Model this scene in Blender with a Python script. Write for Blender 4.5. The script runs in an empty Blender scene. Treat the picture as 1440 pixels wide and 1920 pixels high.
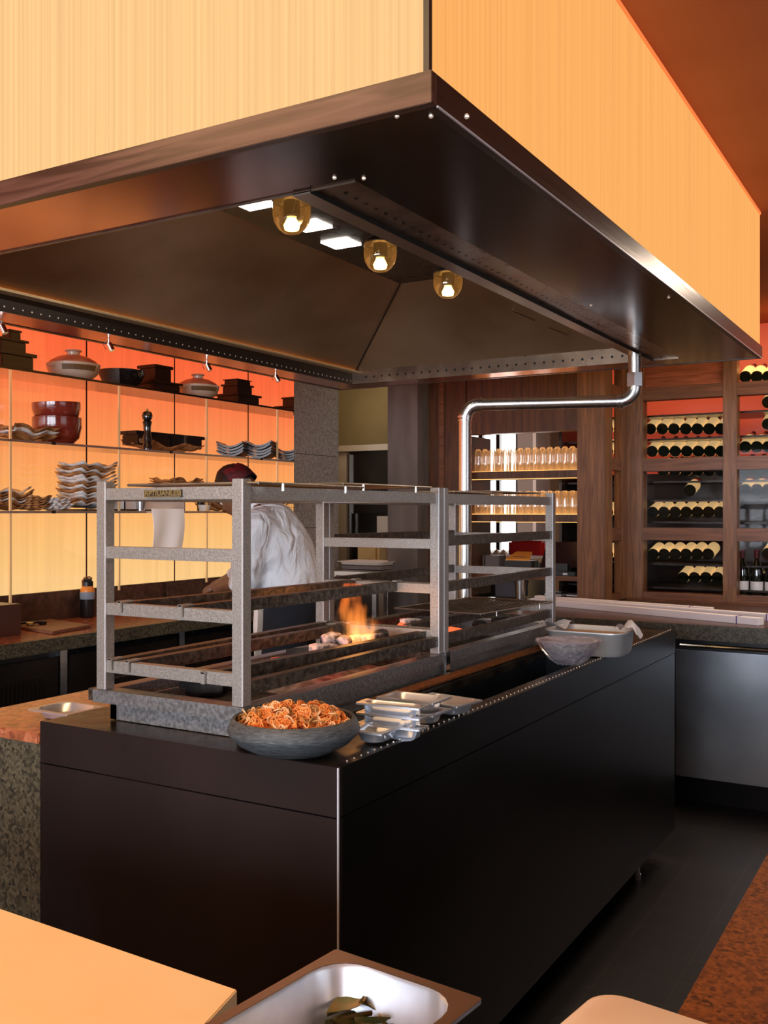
import bpy, bmesh, math, random
from mathutils import Vector, Matrix, noise
random.seed(7)
R = math.radians
PI = math.pi
C = bpy.context.scene.collection
# ------------------------------------------------------------ camera model (1440x1920 frame)
F = 1836.0; HC = 1.45; YAW = math.atan(1080/F)
FW = (-math.sin(YAW), math.cos(YAW)); RT = (math.cos(YAW), math.sin(YAW))
def ray(px, py):
    u = (px-720)/F; v = (960-py)/F
    return FW[0]+RT[0]*u, FW[1]+RT[1]*u, v
def atz(px, py, z):
    x, y, v = ray(px, py); t = (z-HC)/v
    return Vector((x*t, y*t, z))
def atx(px, py, X):
    x, y, v = ray(px, py); t = X/x
    return Vector((X, y*t, HC+v*t))
def aty(px, py, Y):
    x, y, v = ray(px, py); t = Y/y
    return Vector((x*t, Y, HC+v*t))
def atd(px, py, D):
    x, y, v = ray(px, py)
    return Vector((x*D, y*D, HC+v*D))
# ------------------------------------------------------------ materials
MATS = {}
def newmat(name):
    m = bpy.data.materials.new(name); m.use_nodes = True
    nt = m.node_tree
    b = nt.nodes['Principled BSDF']
    MATS[name] = m
    return m, nt, b
def N(nt, t, **kw):
    n = nt.nodes.new(t)
    for k, v in kw.items():
        if k in n.inputs.keys(): n.inputs[k].default_value = v
        else: setattr(n, k, v)
    return n
def ramp(nt, stops):
    r = nt.nodes.new('ShaderNodeValToRGB')
    el = r.color_ramp.elements
    while len(el) < len(stops): el.new(0.5)
    for e, (p, c) in zip(el, stops):
        e.position = p; e.color = (c[0], c[1], c[2], 1)
    return r
def s2l(c):
    return tuple(((v/255)/12.92 if v/255 <= .04045 else ((v/255+.055)/1.055)**2.4) for v in c)
def mat(name, col, rough=.5, metal=0., noise_s=0, c2=None, stretch=(1,1,1), bump=0, spec=None, coat=0, em=None, ems=0, alpha=None, nd=4, lo=.35, hi=.65, rvar=0, trans=0):
    m, nt, b = newmat(name)
    b.inputs['Base Color'].default_value = (*col, 1)
    b.inputs['Roughness'].default_value = rough
    b.inputs['Metallic'].default_value = metal
    if spec is not None: b.inputs['Specular IOR Level'].default_value = spec
    if coat: b.inputs['Coat Weight'].default_value = coat; b.inputs['Coat Roughness'].default_value = .08
    if em: b.inputs['Emission Color'].default_value = (*em, 1); b.inputs['Emission Strength'].default_value = ems
    if alpha is not None: b.inputs['Alpha'].default_value = alpha
    if trans: b.inputs['Transmission Weight'].default_value = trans
    if noise_s:
        tc = N(nt, 'ShaderNodeTexCoord'); mp = N(nt, 'ShaderNodeMapping'); mp.inputs['Scale'].default_value = stretch
        nz = N(nt, 'ShaderNodeTexNoise'); nz.inputs['Scale'].default_value = noise_s; nz.inputs['Detail'].default_value = nd
        nt.links.new(tc.outputs['Object'], mp.inputs[0]); nt.links.new(mp.outputs[0], nz.inputs['Vector'])
        if c2 is not None:
            r = ramp(nt, [(lo, col), (hi, c2)]); nt.links.new(nz.outputs['Fac'], r.inputs[0]); nt.links.new(r.outputs[0], b.inputs['Base Color'])
        if bump:
            bp = N(nt, 'ShaderNodeBump'); bp.inputs['Strength'].default_value = bump; bp.inputs['Distance'].default_value = .01
            nt.links.new(nz.outputs['Fac'], bp.inputs['Height']); nt.links.new(bp.outputs[0], b.inputs['Normal'])
        if rvar:
            mr = N(nt, 'ShaderNodeMapRange'); mr.inputs['To Min'].default_value = rough-rvar; mr.inputs['To Max'].default_value = rough+rvar
            nt.links.new(nz.outputs['Fac'], mr.inputs[0]); nt.links.new(mr.outputs[0], b.inputs['Roughness'])
    return m
def glow(name, axis, stops, lo, hi, strength=1.0, stripe_axis=0, stripe_s=60, amt=.12, rough=.08, coat=True, grad2=None):
    """back-lit fluted panel: emission follows height above the floor, fine vertical flutes"""
    m, nt, b = newmat(name)
    tc = N(nt, 'ShaderNodeTexCoord'); sx = N(nt, 'ShaderNodeSeparateXYZ'); nt.links.new(tc.outputs['Object'], sx.inputs[0])
    mr = N(nt, 'ShaderNodeMapRange'); mr.inputs['From Min'].default_value = lo; mr.inputs['From Max'].default_value = hi
    nt.links.new(sx.outputs[axis], mr.inputs[0])
    src = mr.outputs[0]
    if grad2:
        g2 = N(nt, 'ShaderNodeMapRange'); g2.inputs['From Min'].default_value = grad2[1]; g2.inputs['From Max'].default_value = grad2[2]; g2.inputs['To Max'].default_value = grad2[3]
        nt.links.new(sx.outputs[grad2[0]], g2.inputs[0])
        ad = N(nt, 'ShaderNodeMath', operation='ADD'); nt.links.new(src, ad.inputs[0]); nt.links.new(g2.outputs[0], ad.inputs[1]); src = ad.outputs[0]
    r = ramp(nt, [(p, s2l(c)) for p, c in stops]); nt.links.new(src, r.inputs[0])
    mp = N(nt, 'ShaderNodeMapping'); sc = [1.2, 1.2, .35]; sc[stripe_axis] = stripe_s
    mp.inputs['Scale'].default_value = sc; nt.links.new(tc.outputs['Object'], mp.inputs[0])
    nz = N(nt, 'ShaderNodeTexNoise'); nz.inputs['Scale'].default_value = 1.6; nz.inputs['Detail'].default_value = 3; nt.links.new(mp.outputs[0], nz.inputs['Vector'])
    mr2 = N(nt, 'ShaderNodeMapRange'); mr2.inputs['From Min'].default_value = .3; mr2.inputs['From Max'].default_value = .7
    mr2.inputs['To Min'].default_value = 1-amt; mr2.inputs['To Max'].default_value = 1+amt*.6
    nt.links.new(nz.outputs['Fac'], mr2.inputs[0])
    ml = N(nt, 'ShaderNodeVectorMath', operation='MULTIPLY'); cb = N(nt, 'ShaderNodeCombineXYZ')
    for i in range(3): nt.links.new(mr2.outputs[0], cb.inputs[i])
    nt.links.new(r.outputs[0], ml.inputs[0]); nt.links.new(cb.outputs[0], ml.inputs[1])
    nt.links.new(ml.outputs[0], b.inputs['Emission Color']); b.inputs['Emission Strength'].default_value = strength
    b.inputs['Base Color'].default_value = (.02, .012, .006, 1); b.inputs['Roughness'].default_value = rough
    b.inputs['Specular IOR Level'].default_value = .7 if coat else .0
    return m
def wood(name, c1, c2, rough=.35, axis=2, s=6, spec=.4):
    m, nt, b = newmat(name)
    tc = N(nt, 'ShaderNodeTexCoord'); mp = N(nt, 'ShaderNodeMapping')
    sc = [9, 9, 9]; sc[axis] = .6; mp.inputs['Scale'].default_value = sc
    nt.links.new(tc.outputs['Object'], mp.inputs[0])
    nz = N(nt, 'ShaderNodeTexNoise'); nz.inputs['Scale'].default_value = s; nz.inputs['Detail'].default_value = 6; nz.inputs['Distortion'].default_value = 1.2
    nt.links.new(mp.outputs[0], nz.inputs['Vector'])
    r = ramp(nt, [(.35, c1), (.68, c2)]); nt.links.new(nz.outputs['Fac'], r.inputs[0]); nt.links.new(r.outputs[0], b.inputs['Base Color'])
    b.inputs['Roughness'].default_value = rough; b.inputs['Specular IOR Level'].default_value = spec
    bp = N(nt, 'ShaderNodeBump'); bp.inputs['Strength'].default_value = .15; bp.inputs['Distance'].default_value = .002
    nt.links.new(nz.outputs['Fac'], bp.inputs['Height']); nt.links.new(bp.outputs[0], b.inputs['Normal'])
    return m
def speckle(name, cols, scale, rough=.4, bump=.2, spec=.5):
    m, nt, b = newmat(name)
    tc = N(nt, 'ShaderNodeTexCoord')
    v = N(nt, 'ShaderNodeTexVoronoi'); v.inputs['Scale'].default_value = scale
    nt.links.new(tc.outputs['Object'], v.inputs['Vector'])
    nz = N(nt, 'ShaderNodeTexNoise'); nz.inputs['Scale'].default_value = scale*.35; nz.inputs['Detail'].default_value = 5
    nt.links.new(tc.outputs['Object'], nz.inputs['Vector'])
    sx = N(nt, 'ShaderNodeSeparateXYZ'); nt.links.new(v.outputs['Color'], sx.inputs[0])
    mx = N(nt, 'ShaderNodeMath', operation='MULTIPLY_ADD'); mx.inputs[1].default_value = .55; nt.links.new(sx.outputs[0], mx.inputs[0])
    m2 = N(nt, 'ShaderNodeMath', operation='MULTIPLY'); m2.inputs[1].default_value = .5; nt.links.new(nz.outputs['Fac'], m2.inputs[0]); nt.links.new(m2.outputs[0], mx.inputs[2])
    n = len(cols); r = ramp(nt, [(.1+.8*i/(n-1), c) for i, c in enumerate(cols)])
    nt.links.new(mx.outputs[0], r.inputs[0]); nt.links.new(r.outputs[0], b.inputs['Base Color'])
    b.inputs['Roughness'].default_value = rough; b.inputs['Specular IOR Level'].default_value = spec
    bp = N(nt, 'ShaderNodeBump'); bp.inputs['Strength'].default_value = bump; bp.inputs['Distance'].default_value = .003
    nt.links.new(nz.outputs['Fac'], bp.inputs['Height']); nt.links.new(bp.outputs[0], b.inputs['Normal'])
    return m
def glassmat(name, tint=(1,1,1), alpha=.12, rough=.03, em=None, ems=0, refl=.9):
    """thin clear pane: mostly transparent with a surface reflection"""
    m = bpy.data.materials.new(name); m.use_nodes = True; nt = m.node_tree; nt.nodes.clear()
    out = N(nt, 'ShaderNodeOutputMaterial'); tr = N(nt, 'ShaderNodeBsdfTransparent'); tr.inputs[0].default_value = (*tint, 1)
    gl = N(nt, 'ShaderNodeBsdfGlossy'); gl.inputs['Roughness'].default_value = rough; gl.inputs[0].default_value = (.9, .9, .9, 1)
    fr = N(nt, 'ShaderNodeFresnel'); fr.inputs[0].default_value = 1.45
    ad = N(nt, 'ShaderNodeMath', operation='MULTIPLY_ADD'); ad.inputs[1].default_value = refl; ad.inputs[2].default_value = alpha*.3; nt.links.new(fr.outputs[0], ad.inputs[0])
    mx = N(nt, 'ShaderNodeMixShader'); nt.links.new(ad.outputs[0], mx.inputs[0]); nt.links.new(tr.outputs[0], mx.inputs[1]); nt.links.new(gl.outputs[0], mx.inputs[2])
    last = mx
    if em:
        e = N(nt, 'ShaderNodeEmission'); e.inputs[0].default_value = (*em, 1); e.inputs[1].default_value = ems
        a = N(nt, 'ShaderNodeAddShader'); nt.links.new(mx.outputs[0], a.inputs[0]); nt.links.new(e.outputs[0], a.inputs[1]); last = a
    nt.links.new(last.outputs[0], out.inputs[0]); MATS[name] = m
    return m
def emat(name, col, s):
    m = bpy.data.materials.new(name); m.use_nodes = True; nt = m.node_tree; nt.nodes.clear()
    out = N(nt, 'ShaderNodeOutputMaterial'); e = N(nt, 'ShaderNodeEmission'); e.inputs[0].default_value = (*col, 1); e.inputs[1].default_value = s
    nt.links.new(e.outputs[0], out.inputs[0]); MATS[name] = m; return m

mat('rack', (.30,.275,.25), .40, .6, 260, (.50,.47,.43), (1,1,1), .12, nd=6, rvar=.10, lo=.3, hi=.7)
mat('highlight_paint', (.8,.82,.88), .3, .3)  # pale colour for strips that paint bright highlights along metal edges
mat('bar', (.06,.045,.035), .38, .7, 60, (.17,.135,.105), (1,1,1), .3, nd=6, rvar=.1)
mat('base_steel', (.24,.24,.24), .36, .75, 120, (.42,.42,.43), (1,1,1), .08, nd=6, rvar=.1)
mat('dark_panel', (.034,.022,.020), .28, .5, 3, (.052,.034,.031), (1,1,.4), .02, nd=8, rvar=.06)
mat('dark_panel_side', (.030,.026,.025), .30, .8, 2, (.042,.037,.036), (1,1,3), 0, nd=4, rvar=.03)
mat('greasy', (.02,.016,.012), .28, .6, 14, (.07,.05,.035), (1,1,1), .15, nd=6, rvar=.12)
mat('trough', (.012,.016,.02), .3, .4)
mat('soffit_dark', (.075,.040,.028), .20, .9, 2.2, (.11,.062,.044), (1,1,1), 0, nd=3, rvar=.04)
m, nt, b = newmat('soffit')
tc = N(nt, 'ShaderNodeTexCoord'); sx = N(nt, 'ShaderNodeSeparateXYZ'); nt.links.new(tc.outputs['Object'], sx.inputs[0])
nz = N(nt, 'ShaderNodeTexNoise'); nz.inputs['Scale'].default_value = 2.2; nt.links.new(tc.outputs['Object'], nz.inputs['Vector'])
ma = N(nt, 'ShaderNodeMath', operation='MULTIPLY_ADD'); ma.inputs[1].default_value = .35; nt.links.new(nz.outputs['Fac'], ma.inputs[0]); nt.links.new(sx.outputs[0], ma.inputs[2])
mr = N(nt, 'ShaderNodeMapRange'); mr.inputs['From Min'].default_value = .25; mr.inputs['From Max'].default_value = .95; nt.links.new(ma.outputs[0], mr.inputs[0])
r = ramp(nt, [(0, (.60,.16,.07)), (1, (.070,.038,.026))]); nt.links.new(mr.outputs[0], r.inputs[0]); nt.links.new(r.outputs[0], b.inputs['Base Color'])  # orange reflection put into the base colour, fading to dark along X
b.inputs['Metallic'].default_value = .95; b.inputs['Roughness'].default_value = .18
mat('hood_in', (.46,.31,.16), .42, .65, 2.5, (.64,.47,.29), (1,1,1), .02, nd=6, rvar=.08)
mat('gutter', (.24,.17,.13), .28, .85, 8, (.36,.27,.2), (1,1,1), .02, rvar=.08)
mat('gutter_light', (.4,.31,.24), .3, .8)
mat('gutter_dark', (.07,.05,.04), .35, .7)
mat('gold_edge', (.95,.70,.38), .35, .5)  # lip catching light: its brightness is put into the colour
mat('hole', (.005,.004,.003), .6)
mat('glint', (.9,.8,.7), .2, 1, em=(.9,.75,.6), ems=.25)  # faint emission painted in as sparkle on small metal spots
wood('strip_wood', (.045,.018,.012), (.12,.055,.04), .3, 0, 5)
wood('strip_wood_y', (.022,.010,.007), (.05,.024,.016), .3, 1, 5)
wood('wall_wood', (.050,.016,.005), (.115,.040,.012), .35, 2, 4)
wood('post_wood', (.11,.046,.016), (.24,.105,.042), .35, 2, 5)
wood('beam_wood', (.10,.033,.010), (.21,.080,.028), .35, 0, 5)
wood('beam_wood_y', (.10,.033,.010), (.21,.080,.028), .35, 1, 5)
wood('red_wood', (.20,.045,.018), (.42,.12,.05), .25, 0, 5)
wood('lacquer', (.008,.004,.003), (.028,.011,.007), .25, 1, 5)
speckle('granite', [(.008,.007,.005), (.04,.032,.018), (.12,.10,.06), (.03,.024,.014)], 130, .45)
speckle('granite_top', [(.14,.04,.018), (.42,.13,.055), (.55,.20,.10)], 70, .22, .05, .7)  # orange light falling on the worktops is mixed into this colour
speckle('granite_brown', [(.025,.007,.002), (.15,.048,.010), (.28,.09,.018), (.08,.026,.006)], 170, .6, .2, .15)
speckle('stone_pillar', [(.13,.11,.10), (.28,.25,.225), (.42,.38,.35)], 150, .8, .3)
mat('brown_top', (.07,.035,.022), .3, .2, 30, (.14,.07,.045), nd=6, bump=.02)
mat('steel', (.55,.56,.58), .28, 1, 3, (.75,.76,.78), (1,1,6), nd=6, rvar=.08)
mat('steel_door', (.42,.46,.52), .33, 1, 1.6, (.72,.75,.79), (1,1,1), .03, nd=8, rvar=.10)
mat('fridge_dark', (.05,.045,.04), .3, .8, 3, (.09,.075,.06))
mat('fridge_side', (.75,.62,.48), .35, .3)
mat('khaki', (.16,.115,.055), .5, .2, 2, (.24,.18,.09))
mat('column', (.115,.098,.085), .55, .1, 12, (.17,.145,.13), (1,1,.2))
mat('black', (.008,.008,.009), .35)
mat('black_gloss', (.008,.008,.01), .12)
mat('black_grille', (.015,.013,.012), .3, .5)
mat('cupboard', (.022,.015,.012), .25, .6, 4, (.035,.025,.02))
mat('chrome', (.78,.78,.76), .14, 1)
mat('pipe', (.80,.78,.75), .27, 1, 6, (.85,.84,.82), rvar=.05)
mat('pan_steel', (.62,.65,.70), .30, .78, 20, (.74,.77,.82), rvar=.04)
mat('deep_pan', (.55,.55,.54), .4, .55, 5, (.65,.65,.64))
mat('bowl', (.045,.05,.055), .55, .1, 60, (.11,.12,.125), (1,1,6), .25, nd=5)
mat('clay_rim', (.16,.10,.07), .5)
mat('lotus', (.85,.22,.03), .45, 0, 60, (.9,.38,.10), nd=3, bump=.2)
mat('lotus_dark', (.30,.13,.03), .5, 0, 60, (.5,.26,.08), nd=3, bump=.2)
mat('lotus_pale', (.9,.5,.22), .45, 0, 60, (.95,.65,.38), nd=3, bump=.2)
mat('white_cloth', (.88,.84,.82), .85, 0, 8, (.85,.81,.80), bump=.4, em=(1,.82,.7), ems=.16)  # emission stands in for light coming through the backlit towel
mat('pink_cloth', (.8,.63,.55), .8, 0, 8, (.85,.7,.6), bump=.3)
mat('jacket', (.80,.80,.82), .8, 0, 9, (.86,.86,.88), (1.6,1.6,.8), bump=1.0, nd=6)
for n_ in MATS['jacket'].node_tree.nodes:
    if n_.type == 'BUMP': n_.inputs['Distance'].default_value = .035
    if n_.type == 'TEX_NOISE': n_.inputs['Distortion'].default_value = .9; n_.inputs['Roughness'].default_value = .4
mat('trousers', (.006,.008,.014), .9)
mat('skin', (.20,.085,.045), .5, 0, 10, (.25,.11,.06))
mat('hair', (.01,.007,.006), .5)
mat('red_cloth', (.16,.004,.008), .6, 0, 30, (.03,.003,.004), bump=.5)
mat('board', (.93,.64,.33), .4, 0, 2.5, (.96,.71,.42), nd=6)
mat('dark_red', (.06,.014,.006), .3)
mat('brown_board', (.22,.085,.045), .45, 0, 12, (.30,.12,.065))
mat('plate_brown', (.16,.06,.02), .25, 0, 26, (.50,.24,.09), nd=4, coat=.5)
mat('plate_white', (.55,.55,.55), .25, 0, 20, (.82,.83,.82), nd=4, coat=.5)
mat('tile_dark', (.030,.018,.016), .35)
mat('tile_rim', (.10,.085,.08), .3)
mat('donabe', (.50,.40,.32), .35, 0, 6, (.65,.54,.43), coat=.4)
mat('donabe_lid', (.30,.09,.04), .35, 0, 8, (.5,.2,.1), coat=.4)
mat('donabe_band', (.14,.08,.03), .4)
mat('red_bowl', (.16,.018,.010), .16, 0, 4, (.24,.035,.02), (1,1,14), .15, coat=.8)
mat('pepper', (.006,.006,.007), .15, coat=1)
mat('plastic_white', (.75,.68,.62), .35)
mat('bottle_glass', (.006,.010,.006), .08, coat=1)
mat('bottle_label', (.78,.55,.25), .6, 0, 5, (.85,.62,.3), em=(.95,.6,.25), ems=.5)  # labels glow faintly in place of light inside the cellar
mat('orange_plastic', (.9,.28,.03), .35)
mat('grey_blue', (.25,.30,.38), .5)
mat('wire', (.33,.30,.26), .35, .9, 30, (.5,.46,.4))
mat('wire_gold', (.55,.42,.22), .35, .9)
mat('wire_dark', (.09,.065,.04), .4, .8, 30, (.2,.15,.09))
mat('plaque', (.55,.42,.18), .35, .8)
mat('plaque_back', (.05,.03,.015), .5)
mat('floor_far', (.02,.02,.022), .4)
mat('room_wall', (.10,.055,.035), .7)
mat('ash', (.10,.08,.07), .9, 0, 40, (.35,.3,.28), bump=.6)
mat('coal_black', (.012,.012,.014), .8, 0, 30, (.05,.05,.055), bump=.8)
mat('grey_box', (.22,.19,.18), .6)
mat('blue_box', (.06,.065,.085), .6)
mat('paper', (.75,.75,.78), .7)
mat('strip_white', (.86,.83,.85), .5)
mat('red_chair', (.45,.01,.02), .6)
mat('cellar_red', (.42,.06,.025), .4, em=(.55,.06,.025), ems=.5)  # red reflection put into the panel's colour and emission
mat('purple', (.12,.05,.25), .6)
mat('crate_gold', (.55,.33,.10), .6, 0, 8, (.65,.4,.14), bump=.4)
mat('leaf', (.06,.09,.02), .5, 0, 30, (.25,.13,.03), bump=.4)
mat('green_food', (.10,.13,.06), .5)
mat('amber_glass', (.5,.3,.1), .1)
mat('cardholder', (.8,.35,.05), .4)
mat('steel_tumbler', (.5,.5,.5), .25, 1)
mat('far_floor', (.12,.08,.06), .5)
mat('far_grey', (.30,.28,.27), .8, 0, 90, (.4,.38,.36))
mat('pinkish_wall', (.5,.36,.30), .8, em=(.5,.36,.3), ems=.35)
emat('sky_glow', (1,.99,.97), 6)
emat('daylight', (.80,.88,1.0), 7)
emat('bulb', (1,.66,.25), 14)
emat('square_light', (1,.93,.82), 12)
emat('edge_glow', (1,.24,.06), 1.0)
emat('shelf_strip_light', (1,.45,.13), 2.4)
glassmat('shelf_glass', (.97,.96,.93), .25)
glassmat('pane', (.97,.97,.97), 0, refl=.14)
glassmat('lamp_glass', (.95,.78,.5), .5, .04, (1,.45,.10), .07)
glassmat('tumbler_glass', (.96,.93,.9), .15, .08, (1,.45,.15), .06)  # orange emission stands in for warm light caught in the glasses
mat('film', (.55,.48,.55), .16, .2, 70, (.75,.68,.75), (1,1,1), 1.0, alpha=.42, nd=4)
glow('wall_glow', 2, [(0, (251,204,136)), (.2, (250,190,116)), (.36, (250,172,98)), (.55, (250,150,86)), (.72, (250,128,74)), (.85, (250,108,62)), (1, (248,96,54))], 1.04, 2.45, 1.0, 1, 22, .07, .05)
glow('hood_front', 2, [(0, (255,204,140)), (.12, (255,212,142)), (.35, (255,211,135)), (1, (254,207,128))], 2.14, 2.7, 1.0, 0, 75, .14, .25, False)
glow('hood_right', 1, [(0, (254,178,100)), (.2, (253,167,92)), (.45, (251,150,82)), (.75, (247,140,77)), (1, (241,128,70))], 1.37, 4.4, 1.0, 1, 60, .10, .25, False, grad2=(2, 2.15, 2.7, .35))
# floor tiles
m, nt, b = newmat('floor_tile')
tc = N(nt, 'ShaderNodeTexCoord'); mp = N(nt, 'ShaderNodeMapping'); mp.inputs['Location'].default_value = (.97, .03, 0)
br = N(nt, 'ShaderNodeTexBrick'); br.offset = 0; br.inputs['Scale'].default_value = 1; br.inputs['Brick Width'].default_value = .22; br.inputs['Row Height'].default_value = .172
br.inputs['Mortar Size'].default_value = .004; br.inputs['Color1'].default_value = (.004,.004,.005,1); br.inputs['Color2'].default_value = (.007,.007,.009,1); br.inputs['Mortar'].default_value = (.020,.016,.013,1)
nt.links.new(tc.outputs['Object'], mp.inputs[0]); nt.links.new(mp.outputs[0], br.inputs[0]); nt.links.new(br.outputs[0], b.inputs['Base Color'])
b.inputs['Roughness'].default_value = .45
# ceiling
mat('ceiling_m', (.46,.13,.042), .75, 0, 1.3, (.56,.19,.065), nd=3)
# flame
m = bpy.data.materials.new('flame'); m.use_nodes = True; nt = m.node_tree; nt.nodes.clear(); MATS['flame'] = m
def mth(op, a, b_=None, clamp=False):
    n = N(nt, 'ShaderNodeMath', operation=op); n.use_clamp = clamp
    for i, v in enumerate((a, b_)):
        if v is None: continue
        if isinstance(v, (int, float)): n.inputs[i].default_value = v
        else: nt.links.new(v, n.inputs[i])
    return n.outputs[0]
out = N(nt, 'ShaderNodeOutputMaterial'); e = N(nt, 'ShaderNodeEmission')
tc = N(nt, 'ShaderNodeTexCoord'); sx = N(nt, 'ShaderNodeSeparateXYZ'); nt.links.new(tc.outputs['Object'], sx.inputs[0])
mp = N(nt, 'ShaderNodeMapping'); mp.inputs['Scale'].default_value = (1, 1, .42); nt.links.new(tc.outputs['Object'], mp.inputs[0])
nz = N(nt, 'ShaderNodeTexNoise'); nz.inputs['Scale'].default_value = 30; nz.inputs['Detail'].default_value = 3; nt.links.new(mp.outputs[0], nz.inputs['Vector'])
n2 = N(nt, 'ShaderNodeTexNoise'); n2.inputs['Scale'].default_value = 16; n2.inputs['Detail'].default_value = 1; nt.links.new(mp.outputs[0], n2.inputs['Vector'])
zn = mth('DIVIDE', sx.outputs[2], .165)
xo = mth('MULTIPLY', mth('SUBTRACT', n2.outputs['Fac'], .5), .12)
xx = mth('DIVIDE', mth('ADD', sx.outputs[0], xo), .074); yy = mth('DIVIDE', sx.outputs[1], .025)
rad = mth('SQRT', mth('ADD', mth('MULTIPLY', xx, xx), mth('MULTIPLY', yy, yy)))
fall = mth('SUBTRACT', mth('SUBTRACT', 1.0, rad), mth('MULTIPLY', mth('POWER', mth('MAXIMUM', zn, 0.0), 1.6), .44))
body = mth('ADD', fall, mth('MULTIPLY', mth('SUBTRACT', nz.outputs['Fac'], .5), 2.2))
msk = mth('MULTIPLY', body, 2.2, True); 
nt.links.new(mth('MULTIPLY', mth('MULTIPLY', msk, msk), 34.0), e.inputs[1])
r = ramp(nt, [(0, (1,.46,.12)), (.35, (1,.30,.05)), (1, (.9,.14,.02))]); nt.links.new(zn, r.inputs[0]); nt.links.new(r.outputs[0], e.inputs[0])
nt.links.new(e.outputs[0], out.inputs['Volume'])
# hot coal
m, nt, b = newmat('coal_hot')
tc = N(nt, 'ShaderNodeTexCoord'); nz = N(nt, 'ShaderNodeTexNoise'); nz.inputs['Scale'].default_value = 28; nz.inputs['Detail'].default_value = 4; nt.links.new(tc.outputs['Object'], nz.inputs['Vector'])
r = ramp(nt, [(.38, (.75,.68,.66)), (.50, (.45,.36,.34)), (.6, (.05,.04,.04))]); nt.links.new(nz.outputs['Fac'], r.inputs[0]); nt.links.new(r.outputs[0], b.inputs['Base Color'])
r = ramp(nt, [(.30, (1,.16,.03)), (.42, (0,0,0))]); nt.links.new(nz.outputs['Fac'], r.inputs[0]); nt.links.new(r.outputs[0], b.inputs['Emission Color']); b.inputs['Emission Strength'].default_value = 1.6
b.inputs['Roughness'].default_value = .9
mat('coal_ember', (.6,.1,.05), .9, 0, 30, (.9,.4,.3), em=(1,.12,.03), ems=1.3)

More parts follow.
